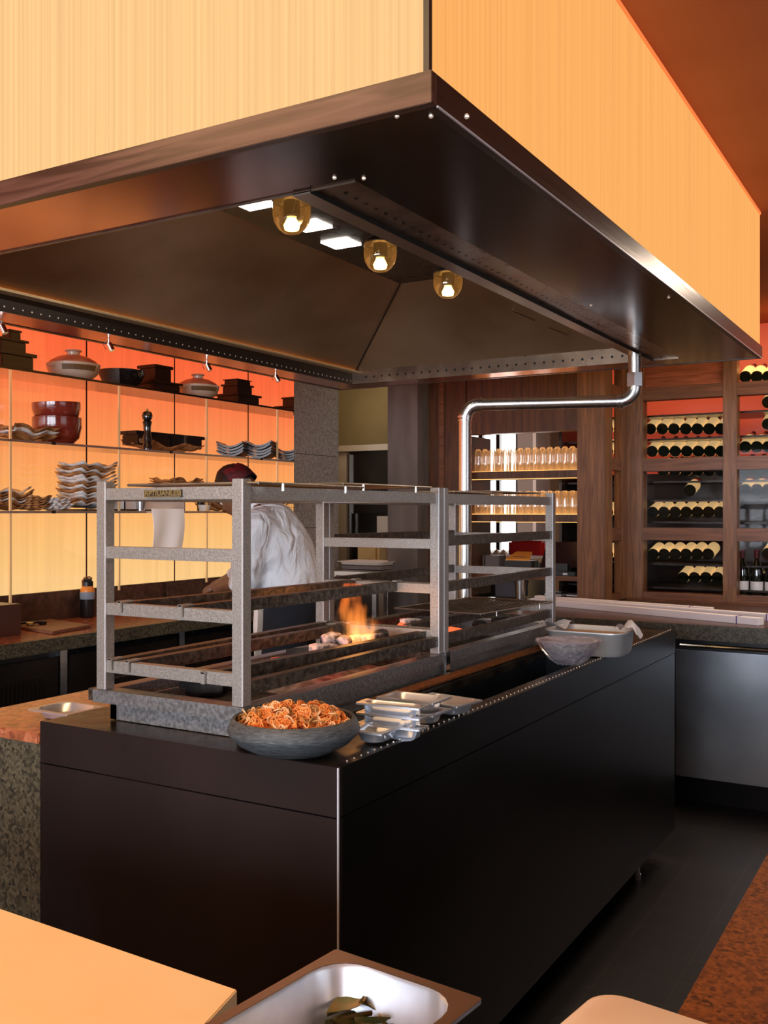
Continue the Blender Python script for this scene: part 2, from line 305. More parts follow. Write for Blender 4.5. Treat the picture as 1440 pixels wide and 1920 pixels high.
# ------------------------------------------------------------ mesh builder
class MB:
    def __init__(s): s.v = []; s.f = []; s.mi = []; s.m = 0; s.M = Matrix.Identity(4)
    def add(s, vs, fs):
        o = len(s.v); s.v += [s.M @ Vector(v) for v in vs]; s.f += [tuple(i+o for i in f) for f in fs]; s.mi += [s.m]*len(fs); return s
    def box(s, x0, x1, y0, y1, z0, z1):
        return s.add([(x0,y0,z0),(x1,y0,z0),(x1,y1,z0),(x0,y1,z0),(x0,y0,z1),(x1,y0,z1),(x1,y1,z1),(x0,y1,z1)],
            [(0,3,2,1),(4,5,6,7),(0,1,5,4),(1,2,6,5),(2,3,7,6),(3,0,4,7)])
    def quad(s, *p): return s.add(p, [tuple(range(len(p)))])
    def grid(s, rows, close_u=False, close_v=False):
        n = len(rows[0]); vs = [p for r in rows for p in r]; fs = []
        for i in range(len(rows) if close_v else len(rows)-1):
            for j in range(n if close_u else n-1):
                a = i*n+j; b2 = i*n+(j+1) % n; i2 = (i+1) % len(rows); fs.append((a, b2, i2*n+(j+1) % n, i2*n+j))
        return s.add(vs, fs)
    def lathe(s, prof, n=24, c=(0,0,0), cap=True):
        rows = [[(c[0]+r*math.cos(2*PI*k/n), c[1]+r*math.sin(2*PI*k/n), c[2]+z) for k in range(n)] for r, z in prof]
        s.grid(rows, close_u=True)
        if cap:
            o = len(s.v)
            if prof[0][0] > 1e-5: s.add(rows[0][::-1], [tuple(range(n))])
            if prof[-1][0] > 1e-5: s.add(rows[-1], [tuple(range(n))])
        return s
    def tube(s, pts, r, n=10, caps=True, radii=None):
        pts = [Vector(p) for p in pts]; rows = []; up = None
        for i, p in enumerate(pts):
            t = (pts[min(i+1, len(pts)-1)]-pts[max(i-1, 0)]).normalized()
            if up is None: up = t.orthogonal().normalized()
            up = (up - t*up.dot(t)).normalized(); w = t.cross(up); rr = radii[i] if radii else r
            rows.append([tuple(p+up*rr*math.cos(2*PI*k/n)+w*rr*math.sin(2*PI*k/n)) for k in range(n)])
        s.grid(rows, close_u=True)
        if caps: s.add(rows[0][::-1], [tuple(range(n))]); s.add(rows[-1], [tuple(range(n))])
        return s
    def bar(s, a, b2, w, h, up=(0,0,1)):
        a = Vector(a); b2 = Vector(b2); t = (b2-a).normalized(); u = Vector(up); u = (u-t*u.dot(t)).normalized(); x = t.cross(u)
        vs = [tuple(p+x*w/2*sx+u*h/2*sz) for p in (a, b2) for sx, sz in ((-1,-1),(1,-1),(1,1),(-1,1))]
        return s.add(vs, [(0,1,2,3),(7,6,5,4),(0,4,5,1),(1,5,6,2),(2,6,7,3),(3,7,4,0)])
    def prism(s, poly, z0, z1):
        n = len(poly)
        return s.add([(p[0],p[1],z0) for p in poly]+[(p[0],p[1],z1) for p in poly],
            [tuple(range(n))[::-1], tuple(range(n, 2*n))]+[(i,(i+1)%n,n+(i+1)%n,n+i) for i in range(n)])
    def sphere(s, c, r, n=12, sz=1., m=8):
        prof = [(max(1e-4, r*math.sin(PI*k/m)), -r*sz*math.cos(PI*k/m)) for k in range(m+1)]
        return s.lathe(prof, n, c, False)
    def build(s, name, mats, parent=None, smooth=False, bevel=0, world=True, origin=None):
        if not isinstance(mats, (list, tuple)): mats = [mats]
        off = Vector((0,0,0))
        if parent and world:
            p = parent
            while p: off += p.location; p = p.parent
        if origin is not None: off = off + Vector(origin)
        me = bpy.data.meshes.new(name)
        me.from_pydata([tuple(v-off) for v in s.v], [], s.f)
        bm = bmesh.new(); bm.from_mesh(me)
        bmesh.ops.remove_doubles(bm, verts=bm.verts, dist=1e-5)
        bmesh.ops.recalc_face_normals(bm, faces=bm.faces)
        if bevel:
            ed = [e for e in bm.edges if len(e.link_faces) == 2 and e.calc_face_angle() > .6]
            if ed: bmesh.ops.bevel(bm, geom=ed, offset=bevel, segments=2, affect='EDGES', clamp_overlap=True)
        bm.to_mesh(me); bm.free()
        if len(mats) > 1 and len(me.polygons) == len(s.mi):
            for p, i in zip(me.polygons, s.mi): p.material_index = i
        for mm in mats: me.materials.append(MATS[mm])
        if smooth:
            for p in me.polygons: p.use_smooth = True
            if smooth != 2:
                try: me.set_sharp_from_angle(angle=R(38))
                except Exception: pass
        o = bpy.data.objects.new(name, me); C.objects.link(o)
        if parent: o.parent = parent
        if origin is not None: o.location = origin
        return o
def tag(o, label, cat, group=None, kind=None):
    o['label'] = label; o['category'] = cat
    if group: o['group'] = group
    if kind: o['kind'] = kind
    return o
def thing(name, loc, label, cat, group=None, rz=0):
    o = bpy.data.objects.new(name, None); C.objects.link(o); o.location = loc; o.rotation_euler = (0,0,rz); o.empty_display_size = .05
    return tag(o, label, cat, group)
def struct(o): o['kind'] = 'structure'; return o
def dup(root, loc=None, rz=None, label=None, group=None):
    r = root.copy(); C.objects.link(r)
    if loc is not None: r.location = loc
    if rz is not None: r.rotation_euler = (0,0,rz)
    if label: r['label'] = label
    if group: r['group'] = group
    for ch in list(root.children):
        c = ch.copy(); C.objects.link(c); c.parent = r
        for g in ch.children:
            d = g.copy(); C.objects.link(d); d.parent = c
    return r
ORD = ['first','second','third','fourth','fifth','sixth','seventh','eighth','ninth','tenth','eleventh','twelfth','thirteenth','fourteenth','fifteenth','sixteenth','seventeenth','eighteenth']
# ============================================================ ROOM SHELL
CEIL = 2.72
struct(MB().box(-7.7, 5.2, -4.6, 12.2, -.1, 0).build('floor', 'floor_tile'))
struct(MB().box(-7.7, 5.2, -4.6, 12.2, CEIL, CEIL+.1).build('ceiling', 'ceiling_m'))
# left wall: base behind, with back-lit glass panels set into it
w = struct(MB().box(-4.5, -4.03, -4.6, 5.69, 0, CEIL).build('wall_left', 'room_wall'))
seam = [.31, .985, 1.66, 2.335, 3.01, 3.682, 4.358, 5.052, 5.60]
for i in range(len(seam)-1):
    p = MB().box(-4.03, -4.0, seam[i]+.004, seam[i+1]-.004, 1.04, 2.60).build('backlit_panel', 'wall_glow')
    p['kind'] = 'structure'; p.name = 'trim_%d' % (i+20)
struct(MB().box(4.9, 5.2, -4.6, 12.2, 0, CEIL).build('wall_right', 'room_wall'))
for i, y in enumerate(seam[1:-1]):
    struct(MB().box(-4.001, -3.9985, y-.0045, y+.0045, 1.04, 2.6).build('trim_%d' % (i+40), 'dark_red'))
mb = MB()
for a, b_ in ((-4.7,-3.6),(-3.4,-2.9),(2.9,3.3),(5.0,5.2)): pass
fw = MB(); xs = [(-4.7,-3.4),(-1.0,-.8),(1.2,1.5),(3.4,5.2)]
for a, b_ in xs: fw.box(a, b_, -4.7, -4.5, 0, CEIL)
fw.box(-4.7, 5.2, -4.7, -4.5, 0, .8); fw.box(-4.7, 5.2, -4.7, -4.5, 2.35, CEIL)
struct(fw.build('wall_front', 'room_wall'))
k = 1
for a, b_ in ((-3.4,-1.0),(-.8,1.2),(1.5,3.4)):
    o = struct(MB().box(a, b_, -4.62, -4.6, .8, 2.35).build('window_%d' % k, 'daylight')); k += 1
    fr = MB()
    for xx in (a+.02, (a+b_)/2, b_-.02): fr.box(xx-.02, xx+.02, -4.6, -4.54, .8, 2.35)
    fr.box(a, b_, -4.6, -4.54, 1.75, 1.79); fr.build('window_frame', 'black', o)
# back wall of the dining room behind
bw = MB()
bw.box(-4.7, 5.2, 12.0, 12.2, 0, 1.0); bw.box(-4.7, 5.2, 12.0, 12.2, 2.45, CEIL)
for a, b_ in ((-4.7,-4.2),(-3.2,5.2)): pass
cols = [(-4.7,-6.3)]
# window bays measured through the pass-through
p0 = aty(905, 900, 12.0).x; p1 = aty(938, 900, 12.0).x; p2 = aty(970, 900, 12.0).x
struct(MB().box(-7.6, 5.2, 12.0, 12.2, 0, CEIL).build('wall_back', 'far_grey'))
fx = lambda px: aty(px, 900, 11.9).x
fz = lambda py: aty(950, py, 11.9).z
for (a, b_, c, d) in ((905, 934, 790, 1010), (937, 971, 790, 1010), (862, 901, 790, 1010)):
    o = struct(MB().box(fx(a), fx(b_), 11.93, 11.96, .95, 2.55).build('window_%d' % k, 'sky_glow')); k += 1
    fr = MB()
    for xx in (fx(a), fx(b_)): fr.box(xx-.014, xx+.014, 11.86, 11.93, .95, 2.55)
    fr.box(fx(a), fx(b_), 11.86, 11.93, 1.36, 1.41); fr.box(fx(a), fx(b_), 11.86, 11.93, 1.1, 1.14); fr.build('window_frame', 'black', o)
struct(MB().box(-7.6, -4.7, 6.3, 12.2, 0, -.001-.1+.1).build('floor_annex', 'far_floor')) if False else None
for (a, b_) in ((.3,1.5),(1.8,3.0),(3.3,4.6)):  # unseen windows added to give white reflections in the left wall panels
    o = struct(MB().box(a, b_, 11.93, 11.96, 1.25, 2.45).build('window_%d' % k, 'sky_glow')); k += 1
    fr = MB()
    for xx in (a, (a+b_)/2, b_): fr.box(xx-.03, xx+.03, 11.86, 11.93, 1.25, 2.45)
    fr.box(a, b_, 11.86, 11.93, 1.8, 1.84); fr.build('window_frame', 'black', o)
struct(MB().box(-7.7, -7.5, 6.7, 12.2, 0, CEIL).build('wall_annex', 'room_wall'))
# ============================================================ PILLAR, COLUMN, WOOD WALL
pl = MB(); 
for z0, z1 in ((0,.62),(.623,1.345),(1.348,1.828),(1.831,CEIL)): pl.prism([(-3.7,5.145),(-3.7,5.672),(-4.03,5.672),(-4.03,5.607)], z0, z1)
struct(pl.build('wall_pillar', 'stone_pillar', bevel=.002))
struct(MB().box(-4.7, -3.28, 6.75, 6.9, 0, CEIL).box(-4.7, -4.55, 5.69, 6.75, 0, CEIL).box(-4.55, -4.5, 5.64, 5.69, 0, CEIL).build('wall_alcove', 'khaki'))
cx0, cx1 = aty(727, 800, 5.6).x, aty(783, 800, 5.6).x
struct(MB().box(cx0, cx1, 5.6, 5.85, 0, CEIL).build('trim_7', 'column'))
# wood wall with pass-through
Yw = 5.75
gx = lambda px: aty(px, 800, Yw).x
gz = lambda py: aty(900, py, Yw).z
wx0, wo0, wo1, wx1 = gx(787), gx(866), gx(1085), gx(1137)
wz0, wz1 = .90, 1.95
ww = MB(); ww.box(wx0, wo0, Yw, Yw+.08, 0, CEIL); ww.box(wo0, wo1, Yw, Yw+.08, wz1, CEIL)
ww.box(wo0, wo1, Yw, Yw+.08, 0, wz0)
ww_o = struct(ww.build('wall_wood', 'wall_wood'))
for i, px in enumerate((829, 870)):
    x = gx(px); MB().box(x-.017, x+.017, Yw-.012, Yw, .9, CEIL).build('batten', 'beam_wood' if i == 0 else 'wall_wood', ww_o)
bb = MB()
for px in (980, 875): bb.box(gx(px)-.001, gx(px)+.001, Yw-.001, Yw, wz1, CEIL)
bb.build('panel_joint', 'hole', ww_o)
struct(MB().box(wo1, wx1, Yw-.03, Yw+.12, .9, CEIL).build('trim_8', 'post_wood', bevel=.003))
# ============================================================ WINE ROOM (glazed oak frame)
Yc = 6.2; cz = lambda py: aty(1300, py, Yc).z
beams = [(2.155, 2.235), (1.707, 1.787), (1.273, 1.352), (.90, .945)]
wf = thing('wine_cabinet', (-1.3, Yc, .9), 'glazed oak-framed wine cabinet running along the counter at the right', 'cabinet')
xR = .55
P = [(-1.845, -1.729), (-1.242, -1.161), (-.57, -.49), (.1, .18)]
for a, b_ in P: MB().box(a, b_, Yc-.03, Yc+.07, .9, CEIL).build('post', 'post_wood', wf, bevel=.003)
for i, (z0, z1) in enumerate(beams):
    MB().box(-1.82, xR, Yc-.022, Yc+.06, z0, z1).build('rail', 'beam_wood', wf, bevel=.002)
    MB().box(-1.875, -1.835, Yw+.12, Yc-.03, z0, z1).build('rail', 'beam_wood_y', wf, bevel=.002)
MB().box(-1.885, -1.83, Yc-.13, Yc-.032, .9, CEIL).build('post', 'post_wood', wf, bevel=.003)
for a, b_ in zip(P[:-1], P[1:]):
    for (z1, z0) in ((beams[0][0], beams[1][1]), (beams[1][0], beams[2][1]), (beams[2][0], beams[3][1])):
        MB().box(a[1], b_[0], Yc+.01, Yc+.014, z0, z1).build('glass_pane', 'pane', wf)
MB().box(P[0][1], P[1][0], Yc+.02, Yc+.05, 2.235, 2.42).build('upper_panel', 'red_wood', wf)
MB().box(-2.3, xR, 6.26, 7.0, .8955, .9).box(-1.83, xR, Yc-.06, 6.2595, .8955, .9).build('base', 'beam_wood', wf)
MB().box(-2.3, xR, 6.98, 7.0, 1.72, CEIL).build('back_panel', 'cellar_red', wf)
MB().box(-2.3, xR, 6.975, 6.999, .9, 1.72).build('back_panel', 'cupboard', wf)
MB().box(-2.32, -2.3, 6.26, 7.0, .9, CEIL).build('side_panel', 'cupboard', wf)
MB().box(xR, xR+.03, Yc, 7.0, .8955, CEIL).build('side_panel', 'cupboard', wf)
# bottle
def bottle(label, group, loc, rz=0, tilt=None):
    t = thing('wine_bottle', loc, label, 'bottle', group, rz)
    prof = [(0,0),(.034,.0),(.0375,.006),(.0375,.19),(.033,.215),(.016,.245),(.0145,.30),(.016,.302),(.016,.312),(0,.312)]
    MB().lathe(prof, 20, cap=False).build('glass_body', 'bottle_glass', t, True, world=False)
    MB().lathe([(.0379,.010),(.0382,.012),(.0382,.165),(.0379,.167)], 20, cap=False).build('paper_label', 'bottle_label', t, True, world=False)
    MB().lathe([(.0162,.262),(.0165,.30),(.0165,.3135),(0,.3135)], 14, cap=False).build('foil_cap', 'red_cloth', t, True, world=False)
    return t
proto = None
shelves = [ # z of shelf, Xstart, count, name
 (2.128, 8, 'top'), (1.955, 7, 'second'), (1.805, 7, 'third')]
rows = []
Yb = 6.42
def zb(py, px=1300): return aty(px, py, Yb).z
bay1 = [(815, [1208+22*i for i in range(7)], 'upper'), (857, [1211+21.7*i for i in range(7)], 'second'), (893, [1232+21.5*i for i in range(6)], 'third'), (930, [1282], 'fourth'), (971, [1212+21*i for i in range(7)], 'fifth'), (1050, [1213+20.6*i for i in range(6)], 'sixth'), (1094, [1269+21.5*i for i in range(4)], 'lowest')]
bay2 = [(717, 0), (765, 2), (806, 2), (849, 0), (893, 0), (929, 0), (971, 4), (1049, 3), (1094, 2)]
shelf_z = []
def rowof(py, pxs, nm, bay):
    global proto
    for i, px in enumerate(pxs):
        q = aty(px+11, py-10, Yb)
        lab = 'dark wine bottle, %s from left, %s shelf of %s' % (ORD[i], nm, bay)
        if len(pxs) == 1: lab = 'single wine bottle lying alone on the %s shelf of %s' % (nm, bay)
        grp = 'wine bottles lying in the wine cabinet'
        if proto is None: proto = bottle(lab, grp, q)
        o = proto if (proto.get('used') is None) else dup(proto, q, None, lab, grp)
        if proto.get('used') is None: proto['used'] = 1; proto.location = q
        o.location = q; o.rotation_euler = (R(-90+(20 if py < 900 else 14)), 0, R(random.uniform(-2, 2)))
z_list = set()
for py, pxs, nm in bay1:
    rowof(py, pxs, nm, 'the wine cabinet\'s middle bay'); z_list.add(round(aty(1300, py-10, Yb).z-.0395-.018, 3))
names2 = ['top','second','third','fourth','fifth','sixth','seventh','eighth','lowest']
for (py, s), nm in zip(bay2, names2):
    pxs = [1386+21.5*i for i in range(0, 7)][s if s < 3 else s-1:]
    rowof(py, pxs, nm, 'the wine cabinet\'s right bay'); z_list.add(round(aty(1400, py-10, Yb).z-.0395-.018, 3))
for py, nm in ((815,'upper'),(857,'second'),(971,'fifth'),(1050,'sixth')):
    rowof(py, [1128, 1149.5], nm, 'the corner beside the oak post')
zz = sorted(z_list); mer = []
for z in zz:
    if not mer or z-mer[-1] > .03: mer.append(z)
for z in mer:
    s = MB(); s.box(-2.29, xR, Yb-.07, Yb+.34, z-.012, z); s.m = 1; s.box(-2.29, xR, Yb-.075, Yb-.07, z-.012, z)
    s.build('shelf', ['cupboard', 'red_wood'], wf)
proto.pop('used', None) if hasattr(proto, 'pop') else None
try: del proto['used']
except Exception: pass
# standing bottles at the right bay bottom
for i in range(4):
    q = aty(1392+27*i, 1122, Yb-.02); q.z = .902
    o = dup(proto, q, 0, 'upright dark wine bottle, %s from left standing on the cabinet floor behind the right bay' % ORD[i], 'upright bottles on the wine cabinet floor'); o.rotation_euler = (0,0,0)
    for ch_ in o.children:
        if ch_.name.startswith('paper_label'): ch_.scale = (1,1,.35); ch_.location.z = .06; ch_.data = ch_.data.copy(); ch_.data.materials[0] = MATS['strip_white']
# wine glasses in upper left of bay: few stemmed glasses
def wineglass(label, grp, loc):
    t = thing('wine_glass', loc, label, 'glass', grp)
    MB().lathe([(.0,.0),(.034,.001),(.03,.004),(.005,.008),(.004,.08),(.01,.09),(.034,.115),(.04,.145),(.034,.19)], 16, cap=False).build('glass_body', 'tumbler_glass', t, True, world=False)
    return t
# warm LED strips inside the wine cabinet
for z in (mer[1], mer[3], mer[-2]):
    pass
# ============================================================ SERVICE COUNTER (right rear)
sc = thing('service_counter', (-1.2, 5.3, 0), 'long brown-topped service counter with steel cupboard doors behind the grill island', 'counter')
MB().box(-2.75, .6, 4.9, 5.75-.002, .86, .9).build('worktop', 'brown_top', sc, bevel=.003)
MB().box(-2.35, .6, 6.245, 7.0, .85, .895).box(-1.83, .6, 5.751, 6.2445, .85, .895).build('worktop', 'brown_top', sc)
MB().box(-2.75, .6, 4.885, 4.90, .825, .9).build('edge_band', 'granite', sc, bevel=.002)
MB().box(-2.75, .6, 4.95, 5.7, .12, .86).build('carcass', 'black', sc)
MB().box(-2.75, .6, 5.02, 5.7, 0, .12).build('plinth', 'black', sc)
xs = [-2.72, -1.95, -1.22, -.45, .3]
for a, b_ in zip(xs[:-1], xs[1:]):
    d = MB().box(a+.004, b_-.004, 4.915, 4.95, .145, .772).build('door', 'steel_door', sc, bevel=.003)
    MB().tube([(a+.03, 4.905, .795), (b_-.03, 4.905, .795)], .009, 8).build('handle', 'chrome', d)
# long white strips lying on the counter
def strip(name, a, b_, w, h, label):
    a = Vector(a); b_ = Vector(b_); t = thing(name, tuple((a+b_)/2), label, 'trim strip', 'white strips lying along the service counter')
    MB().bar(a, b_, w, h).build('body', 'strip_white', t, bevel=.002)
    dv = (b_-a).normalized()
    MB().bar(b_-dv*.12, b_-dv*.115, w+.003, h+.003).build('end_mark', 'purple', t)
    MB().bar(a+dv*.12, a+dv*.125, w+.003, h+.003).build('end_mark', 'purple', t)
strip('boxed_strip', (-2.2,5.50,.9185), (-.83,5.02,.9185), .05, .035, 'front white boxed strip lying slantwise on the brown service counter')
strip('boxed_strip', (-2.2,5.60,.9185), (-.72,5.22,.9185), .05, .035, 'middle white boxed strip on the service counter behind the front one')
strip('boxed_strip', (-2.25,5.68,.9185), (-1.15,5.44,.9185), .05, .035, 'short rear white boxed strip on the service counter nearest the oak wall')
# ---- pass-through shelves
Yp = 5.84
pt = thing('glass_shelf_unit', ((wo0+wo1)/2, Yp, 1.39), 'dark timber shelves of glasses inside the pass-through opening', 'shelf')
for z0, z1 in ((1.665, 1.712), (1.388, 1.434)):
    MB().box(wo0-.0, wo1+.0, Yp, Yp+.32, z0, z1).build('shelf_board', 'wall_wood', pt)
    MB().box(wo0, wo1, Yp+.02, Yp+.03, z0-.004, z0-.001).build('light_strip', 'shelf_strip_light', pt)
    MB().box(wo0, wo1, Yp+.02, Yp+.30, z1+.0005, z1+.003).build('glow_mat', 'shelf_strip_light', pt)
MB().box(wo0, wo0+.02, Yp, Yp+.32, .9, 1.95).build('side', 'wall_wood', pt)
MB().box(wo0, wo1, Yp, Yp+.4, 1.02, 1.05).build('shelf_board', 'beam_wood', pt)
gproto = None
for si, (zs, sn) in enumerate(((1.7155, 'upper'), (1.4375, 'lower'))):
    for r_ in range(3):
        n = 15
        for i in range(n):
            x = wo0+.05+(wo1-wo0-.09)*i/(n-1)+(.012 if r_ % 2 else 0)
            loc = (x, Yp+.055+r_*.095, zs)
            lab = 'upturned tumbler, %s from left in %s row, %s pass-through shelf' % (ORD[i], ('front','middle','back')[r_], sn)
            grp = 'glasses on the %s pass-through shelf' % sn
            if gproto is None:
                gproto = thing('drinking_glass', loc, lab, 'glass', grp)
                MB().lathe([(.024,0),(.0255,.002),(.024,.06),(.0225,.10),(.021,.135),(.014,.146),(0,.148)], 14, cap=False).build('glass_body', 'tumbler_glass', gproto, True, world=False)
            else: dup(gproto, loc, None, lab, grp)
# things on the lower board / counter seen through the opening
def dz(px, py, Y): return aty(px, py, Y)
mon = thing('till_monitor', tuple(dz(1052, 1065, 6.0)), 'black till screen seen from behind inside the pass-through', 'monitor')
q = dz(1052, 1062, 6.0)
mb = MB(); a = dz(1012, 1064, 6.0); b_ = dz(1088, 1064, 6.0); c = dz(1088, 1016, 6.05); d = dz(1026, 1016, 6.05)
th = Vector((0, .03, 0)); mb.add([a, b_, c, d, a+th, b_+th, c+th, d+th], [(0,1,2,3),(7,6,5,4),(0,4,5,1),(1,5,6,2),(2,6,7,3),(3,7,4,0)])
mb.build('screen', 'black_gloss', mon)
MB().box(q.x-.03, q.x+.05, 5.98, 6.06, 1.05, 1.12).build('stand', 'black', mon)
MB().box(q.x-.09, q.x+.11, 5.93, 6.08, 1.05, 1.065).build('base', 'black', mon)
tm = thing('cash_box', (dz(1058,1076,5.95).x, 5.95, 1.05), 'small black box with a white label in front of the till screen', 'box')
x = dz(1058,1076,5.95).x
MB().box(x-.06, x+.1, 5.87, 5.92, 1.05, 1.075).build('body', 'black', tm, bevel=.004)
MB().box(x+.02, x+.05, 5.868, 5.87, 1.055, 1.068).build('paper_label', 'paper', tm)
q = dz(975, 1056, 5.95)
ch = thing('card_holder', (q.x, 5.95, 1.10), 'orange tilted card reader tray on a black box in the pass-through', 'card reader')
MB().box(q.x-.09, q.x+.10, 5.90, 6.02, 1.05, 1.135).build('box', 'black', ch, bevel=.004)
mb = MB(); mb.add([(q.x-.08,5.9,1.136),(q.x+.09,5.9,1.136),(q.x+.06,6.01,1.18),(q.x-.05,6.01,1.18),(q.x-.08,5.9,1.146),(q.x+.09,5.9,1.146),(q.x+.06,6.01,1.19),(q.x-.05,6.01,1.19)], [(0,3,2,1),(4,5,6,7),(0,1,5,4),(1,2,6,5),(2,3,7,6),(3,0,4,7)])
mb.build('tray', 'cardholder', ch)
MB().box(q.x-.04, q.x+.05, 5.93, 5.96, 1.157, 1.162).build('slot', 'black', ch)
for i, (a, b_) in enumerate(((886, 909), (912, 938), (952, 975))):
    xa, xb = dz(a, 1050, 6.05).x, dz(b_, 1050, 6.05).x
    tag(MB().box(xa, xb, 6.03, 6.15, 1.05, 1.158).build('storage_box', 'grey_box', bevel=.004), '%s grey box from the left on the shelf inside the pass-through' % ORD[i], 'box', 'grey boxes inside the pass-through')
# items under, on the counter level z .9
q = dz(935, 1110, 5.9); 
bx = thing('napkin_box', (q.x, 5.86, .9), 'dark blue-grey box standing under the pass-through shelf', 'box')
MB().box(gx(915), gx(962), 5.86, 6.0, .9, 1.0).build('body', 'blue_box', bx, bevel=.004)
MB().box(gx(915)-.003, gx(962)+.003, 5.857, 6.003, .985, 1.003).build('lid', 'blue_box', bx)
q = dz(978, 1118, 5.62)
tu = thing('steel_tumbler', (q.x, 5.60, .9), 'brushed steel shaker cup standing at the pass-through opening', 'cup')
MB().lathe([(.0,.0),(.026,0),(.038,.14),(.040,.142),(.037,.142),(.026,.006),(0,.005)], 24, cap=False).build('cup', 'steel_tumbler', tu, True, world=False)
MB().lathe([(.0265,.005),(.0285,.018)], 24, cap=False).build('band', 'grey_blue', tu, True, world=False)
for i, (a, b_, c) in enumerate(((1004, 1045, 0), (1048, 1083, .012))):
    o = thing('paper_stack', (gx((a+b_)/2), 5.9, .9), 'stack of loose papers on the counter under the till, %s pile from left' % ORD[i], 'papers', 'paper piles under the till')
    for k2 in range(4):
        m_ = MB(); m_.M = Matrix.Translation((gx((a+b_)/2), 5.93, .9+k2*.011)) @ Matrix.Rotation(R(random.uniform(-14, 14)), 4, 'Z'); m_.box(-.06, .06, -.05, .05, 0, .009); m_.build('sheets', 'paper' if k2 % 2 == 0 else 'black', o)
# far dining room furniture seen through opening
q = aty(985, 1010, 9.0)
rc = thing('red_chair', (q.x, 9.0, 0), 'red upholstered dining chair in the room beyond the pass-through', 'chair')
MB().box(q.x-.19, q.x+.19, 9.0, 9.08, .45, 1.18).build('backrest', 'red_chair', rc, bevel=.03)
MB().box(q.x-.2, q.x+.2, 8.62, 9.06, .42, .5).build('seat', 'red_chair', rc, bevel=.02)
for sx in (-.17, .17):
    for sy in (8.66, 9.02): MB().box(q.x+sx-.02, q.x+sx+.02, sy-.02, sy+.02, 0, .43).build('leg', 'black', rc)
xa, xb = aty(970, 900, 10.5).x, aty(999, 900, 10.5).x
struct(MB().box(xa, xb, 10.5, 10.6, 0, CEIL).build('wall_partition', 'pinkish_wall'))
xa, xb = aty(1032, 900, 9.5).x, aty(1059, 900, 9.5).x
struct(MB().box(xa, xb, 9.5, 9.9, 0, CEIL).build('trim_9', 'far_grey'))
xa, xb = aty(999, 900, 9.6).x, aty(1034, 900, 9.6).x
struct(MB().box(xa, xb, 10.2, 10.3, 0, CEIL).build('trim_10', 'wall_wood'))
xa, xb = aty(1059, 900, 8.5).x, aty(1100, 900, 8.5).x
struct(MB().box(xa, xb+.5, 8.6, 8.7, 0, 1.62).build('trim_11', 'wall_glow'))
tb = thing('dining_table', (aty(900,1000,8.4).x, 8.4, 0), 'dark dining table with folded napkins beyond the pass-through', 'table')
x = aty(915,1000,8.2).x
MB().box(x-.6, x+.5, 8.0, 8.7, 1.0, 1.04).build('tabletop', 'grey_box', tb, bevel=.005)
MB().box(x-.5, x+.4, 8.1, 8.6, 0, 1.0).build('pedestal', 'black', tb)
for i, px in enumerate((899, 915, 931, 944)):
    qx = aty(px, 1040, 8.15).x
    tag(MB().add([(qx-.05,8.1,1.04),(qx+.05,8.1,1.04),(qx+.05,8.2,1.04),(qx-.05,8.2,1.04),(qx,8.15,1.12)], [(0,3,2,1),(0,1,4),(1,2,4),(2,3,4),(3,0,4)]).build('folded_napkin', 'paper'), '%s folded white napkin from left on the table beyond the pass-through' % ORD[i], 'napkin', 'napkins on the far table')
# ============================================================ LEFT BACK COUNTER
bc = thing('back_counter', (-3.7, 3.5, 0), 'granite-edged back counter with dark undercounter fridges below the glowing shelves', 'counter')
MB().box(-4.03, -3.43, 1.3, 5.14, .862, .9).build('worktop', 'granite_top', bc, bevel=.002)
MB().box(-3.43, -3.40, 1.3, 5.14, .84, .9).build('edge_band', 'granite', bc, bevel=.004)
MB().box(-4.03, -3.98, 1.3, 5.14, .9, 1.045).build('backsplash', 'brown_top', bc)
MB().box(-4.0, -3.52, 1.3, 5.14, .1, .862).build('carcass', 'black', bc)
MB().box(-4.0, -3.6, 1.3, 5.14, 0, .1).build('plinth', 'black', bc)
ys = [1.5, 2.30, 3.08, 3.86, 4.64, 5.12]
for i, (a, b_) in enumerate(zip(ys[:-1], ys[1:])):
    MB().box(-3.52, -3.49, a-.02, a+.02, .12, .862).build('post', 'steel', bc)
    if i != 1:
        d = MB().box(-3.53, -3.485, a+.03, b_-.03, .14, .80).build('door', 'cupboard', bc, bevel=.006)
        MB().tube([(-3.47, a+.06, .815), (-3.47, b_-.06, .815)], .01, 8).build('handle', 'black_gloss', d)
    else:
        d = MB().box(-3.53, -3.485, a+.03, b_-.03, .14, .80).build('vent_door', 'cupboard', bc, bevel=.006)
        g = MB()
        for k2 in range(26):
            y = a+.1+k2*.022; g.box(-3.487, -3.481, y, y+.006, .3, .72)
        for k2 in range(9): g.box(-3.489, -3.483, a+.09, a+.66, .32+k2*.048, .326+k2*.048)
        g.build('vent_grille', 'black_grille', d)
# glass shelves
sh = thing('glass_shelf_rack', (-3.85, 3.6, 1.04), 'three-tier clear glass wall shelving in front of the glowing orange panels', 'shelf')
SZ = [1.455, 1.780, 2.106]
div = [1.62, 2.29, 2.96, 3.625, 4.299, 4.97]
for zi, z in enumerate(SZ):
    MB().prism([(-3.70,1.3),(-3.70,5.135),(-3.99,5.54),(-3.99,1.3)], z-.010, z).build('shelf_pane', 'shelf_glass', sh)
    e = MB().box(-3.70, -3.695, 1.3, 5.14, z-.011, z).build('edge_profile', ('steel','steel','lacquer')[zi], sh)
    for y in (2.02, 3.2, 4.0, 4.8): MB().box(-3.697, -3.694, y-.012, y+.012, z-.012, z+.001).build('clip', 'black', e)
mat('divider', (.85,.62,.35), .25, .6, em=(1,.6,.25), ems=.15)
for y in div: MB().box(-3.707, -3.698, y-.0045, y+.0045, 1.05 if y != 2.96 else .9, SZ[2]-.012).build('upright', 'divider', sh)
